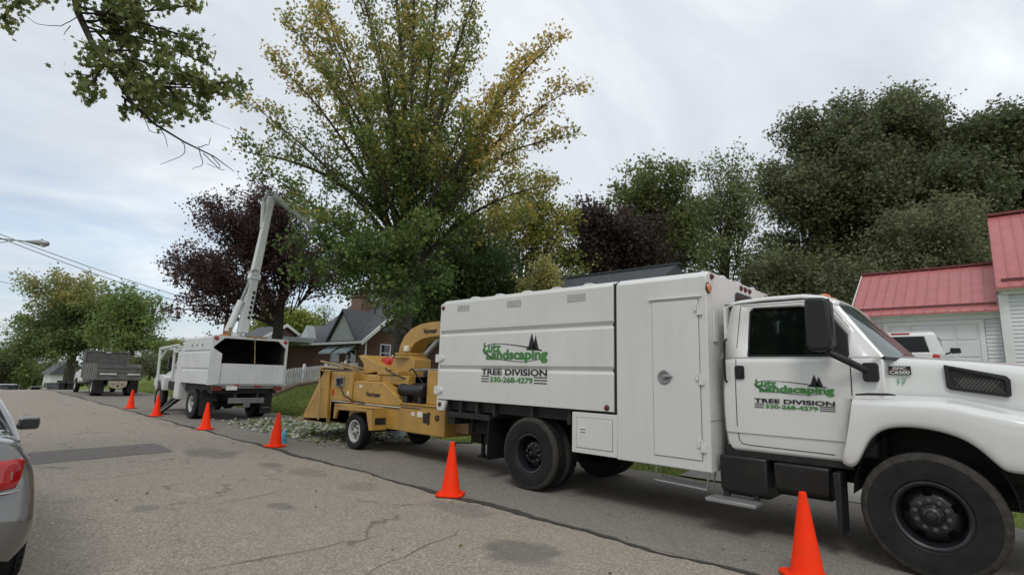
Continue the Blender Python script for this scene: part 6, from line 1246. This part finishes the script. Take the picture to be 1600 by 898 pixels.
simple('street_tree', 'lighter green tree right of the large spreading one, above the grey dump truck', 205, 56, [(195, 480, 40, 28, 0), (225, 500, 28, 28, 0), (180, 520, 40, 35, 0), (215, 545, 45, 30, 0)], [(.075, .11, .03), (.11, .15, .045), (.16, .19, .055), (.22, .22, .07)], 95, 26, leaf=.38, twig=2.0, dens=6, spread=.36, ntw=8, group='trees far down the street')
for i, (px, py, rx, rz, d, pal, lbl) in enumerate(((200, 575, 24, 22, 50, DARK, 'dark rounded shrub right behind the dump truck bed'), (238, 572, 26, 24, 49, DARK, 'dark shrub in the hedge, left of the bucket truck guard frame'), (275, 568, 28, 26, 47, DARK, 'dark shrub in the hedge, behind the bucket truck guard frame'), (262, 540, 22, 14, 66, YEL, 'yellow topped shrub tree above the hedge'), (305, 560, 25, 30, 46, DARK, 'dark shrub hidden mostly by the bucket truck box'))):
    simple('hedge_shrub', lbl, px, d, [(px, py, rx, rz, 0), (px+8, py+12, rx, rz*.7, .6)], pal, 34, 30+i, leaf=.20, twig=1.0, dens=9, spread=.22, ntw=10, trunk_r=.12, fork_h=.15, cat='shrub', group='hedge beyond the lawn', r0=.05)
for i, (px, py, rx, rz, d, pal, lbl) in enumerate(((8, 575, 35, 32, 95, MID, 'far tree touching the left edge of the picture'), (45, 590, 30, 18, 120, DARK, 'low dark tree far away, second from the left edge'), (80, 585, 28, 20, 125, DARK, 'low dark tree far away behind the small white house'), (150, 585, 35, 22, 110, DARK, 'low dark tree far away behind the dump truck cab'), (-40, 570, 40, 50, 90, DARK, 'far tree outside the left edge'), (330, 560, 50, 30, 90, DARK, 'far dark tree behind the bucket truck chip box'))):
    simple('distant_tree', lbl, px, d, [(px, py, rx, rz, 0), (px+rx*.6, py+8, rx*.7, rz*.7, 1), (px-rx*.6, py+10, rx*.7, rz*.7, 0)], pal, 45, 40+i, leaf=.6, twig=2.2, dens=8, spread=.5, ntw=7, trunk_r=.3, fork_h=.2, group='trees far down the street')
def offside(x, y, r, h, seed, label):  # unseen trees added to darken reflections in the cab window and truck side
    b = np.array((x, y, gz(x, y))); t = Tree(b, MID, .30, 1.8, 6, .32, seed, .15, 8, 1); fk_ = b+np.array((0, 0, h*.25))
    t.lobes([(b+np.array((0, 0, h*.55)), (r, r, h*.42))], 70, fk_); t.finish('reflection_tree', label, [(tuple(b-np.array((0, 0, .3))), .35), (tuple(fk_), .22), (tuple(fk_+np.array((0, 0, h*.3))), .1)], shape='spray', group='unseen trees added for reflections')
offside(-12, 6.5, 5.5, 17, 61, 'leafy tree across the street opposite the cab, added to show only as a reflection in its window'); offside(-13, 17, 5, 15, 62, 'leafy tree across the street opposite the chipper, outside the picture, added for reflections'); offside(-14, -4, 4.5, 8, 63, 'leafy tree across the street behind the camera, outside the picture, added for reflections')
# overhanging branch of a tree on the near left verge
ob = Tree((-4.2, 9.5, 0), [(.07, .09, .03), (.11, .13, .042), (.16, .17, .055), (.25, .21, .07)], leaf=.078, twig=.5, dens=7, spread=.07, seed=51, upb=-.05, ntw=23, sub=2)
main = [(-4.1, 9.5, 5.2), (-2.4, 9.9, 7.6), PX(40, -140, 8.8), PX(112, -30, 8.5), PX(122, 20, 8.3), PX(145, 70, 8.1), PX(172, 108, 8), PX(205, 160, 7.9), PX(240, 193, 7.8), PX(288, 222, 7.7), PX(335, 245, 7.6), PX(366, 268, 7.55)]
ob.tb.tube([tuple(p) for p in main], [.20, .14, .085, .055, .05, .042, .036, .026, .018, .013, .009, .004], 8)
for a, b in (((120, 10), (300, 60)), ((122, 20), (290, 10)), ((135, 50), (310, 95)), ((145, 70), (305, 120)), ((165, 100), (310, 165)), ((172, 108), (280, 175)), ((150, 80), (225, 140)), ((120, 0), (220, -20)), ((130, 40), (240, 70)), ((190, 135), (345, 140)), ((205, 120), (362, 128)), ((140, 66), (150, 85)), ((165, 100), (138, 135)), ((190, 150), (225, 178)), ((112, -30), (200, 20)), ((112, -30), (330, -20)), ((125, 30), (190, 60)), ((100, -50), (10, 20)), ((100, -60), (30, 0))):
    dA = 8.2; ob.leader(PX(a[0], a[1], dA), PX(b[0], b[1], dA+random.uniform(-.7, .7)), .018, lift=.05, t0=.2, twl=.75)
for pts in (((240, 193), (265, 185), (290, 175), (310, 183), (360, 202)), ((330, 243), (345, 262), (322, 255)), ((285, 222), (288, 240), (250, 257)), ((310, 232), (316, 255), (300, 265)), ((120, 28), (95, 40), (60, 38), (40, 25)), ((250, 200), (258, 215), (262, 230)), ((320, 240), (340, 262), (352, 266)), ((110, 40), (100, 55)), ((225, 180), (235, 205), (255, 208)), ((310, 230), (326, 225), (328, 215))):
    q_ = [PX(a, b, 7.8) for a, b in pts]; c_ = []
    for i in range(len(q_)-1):
        p0, p1, p2, p3 = q_[max(0, i-1)], q_[i], q_[i+1], q_[min(len(q_)-1, i+2)]
        for t in (0, .25, .5, .75): c_.append(.5*(2*p1+(p2-p0)*t+(2*p0-5*p1+4*p2-p3)*t*t+(3*p1-p0-3*p2+p3)*t**3)+RNG.normal(size=3)*.006)
    c_.append(q_[-1]); ob.tb.tube([tuple(p) for p in c_], [.007-.0045*i/len(c_) for i in range(len(c_))], 5)
ob.tw = 1.0; ob.leaf = .085; ob.lobes([(np.array((-5.2, 8.0, 10.5)), (3.2, 3.2, 2.6))], 22, np.array((-4.3, 9.4, 7.5)))  # unseen crown out of frame, added so the cab window reflects leaves
ob.finish('overhanging_tree', 'tree whose long branch hangs into the sky at the top left corner', [((-4.2, 9.5, -.2), .42), ((-4.2, 9.5, .4), .34), ((-4.15, 9.5, 3), .29), ((-4.1, 9.5, 5.4), .22), ((-4.4, 9.4, 8.5), .12)], mt_='barkd', shape='maple')
print('branch', sum(len(p) for p in ob.P))
# ------------------------------------------------------------------ litter and grass
def scatter(n, fn):
    out = []
    while len(out) < n:
        p = fn()
        if p is not None: out.append(p)
    return np.array(out)
rg = np.random.default_rng(99)
def lit():
    x, y = rg.uniform(6.0, 11), rg.uniform(10.8, 18.3); c = math.hypot((x-8.7)/2.2, (y-14.4)/2.9)
    if rg.random() > math.exp(-c*c*1.4)*1.3*(.45+.55*(math.sin(x*3+y*2.2)*math.sin(y*3.1-x) > -.3)): return None
    return (x, y, max(gz(x, y), 0)+.015+rg.uniform(0, .06))
Pl = scatter(9000, lit); pal = np.array([(.62, .64, .58), (.45, .52, .38), (.10, .15, .04), (.16, .18, .05), (.32, .26, .07), (.07, .11, .03)]); ix = rg.choice(6, len(Pl), p=[.28, .24, .15, .14, .11, .08])
leaves('leaf_litter', Pl, .10, pal[ix]*rg.uniform(.8, 1.15, (len(Pl), 1)), None, 'maple', 1.6, kind='stuff', label='pale undersides and green leaves of cut branches strewn on the road edge behind the chipper', cat='leaf litter')
def lit2():
    x, y = rg.uniform(-1, 9.3), rg.uniform(1.2, 30)
    if rg.random() > (.25+.75*math.exp(-((y-14)/5)**2)*math.exp(-((x-6.5)/2.2)**2)): return None
    return (x, y, .014)
Pl = scatter(520, lit2); ix = rg.choice(6, len(Pl), p=[.1, .1, .1, .2, .4, .1])
leaves('scattered_leaves', Pl, .038, pal[ix]*rg.uniform(.5, 1.05, (len(Pl), 1)), None, 'maple', 2.5, kind='stuff', label='small dry leaves and chips dotted over the asphalt', cat='leaves')
def gr():
    u = rg.random()
    if u < .72: x, y = 9.15+rg.random()**1.3*5, rg.uniform(11, 34)
    elif u < .86: x, y = 9.15+rg.random()*3.5, rg.uniform(-3, 11)
    else: x, y = 9.15+rg.random()**1.2*6, rg.uniform(34, 50)
    if .6 < y < 4.5: return None
    return (x, y, gz(x, y)-.01)
n_ = 60000; Pg = scatter(n_, gr); h = rg.uniform(.05, .12, n_); a = rg.uniform(0, 2*math.pi, n_); wd = .012
B_ = np.stack([np.cos(a), np.sin(a), 0*a], 1)*wd; tip = Pg+np.stack([rg.normal(size=n_)*.03, rg.normal(size=n_)*.03, h], 1)
V = np.stack([Pg-B_, Pg+B_, tip], 1).reshape(-1, 3); me = bpy.data.meshes.new('grass'); me.vertices.add(len(V)); me.vertices.foreach_set('co', V.ravel()); me.loops.add(len(V)); me.loops.foreach_set('vertex_index', np.arange(len(V))); me.polygons.add(n_); me.polygons.foreach_set('loop_start', np.arange(n_)*3); me.update(calc_edges=True)
ca = me.color_attributes.new('tint', 'FLOAT_COLOR', 'POINT'); cc = np.ones((len(V), 4)); q = rg.random((n_, 1)); base_ = np.array((.12, .17, .04))*(1-q)+np.array((.25, .28, .09))*q; cc[:, :3] = np.repeat(base_*rg.uniform(.8, 1.2, (n_, 1)), 3, 0); ca.data.foreach_set('color', cc.ravel()); me.materials.append(MT['blade'])
tag(C.objects.link(bpy.data.objects.new('grass', me)) or bpy.data.objects['grass'], 'short green lawn grass on the verge', 'grass', kind='stuff')
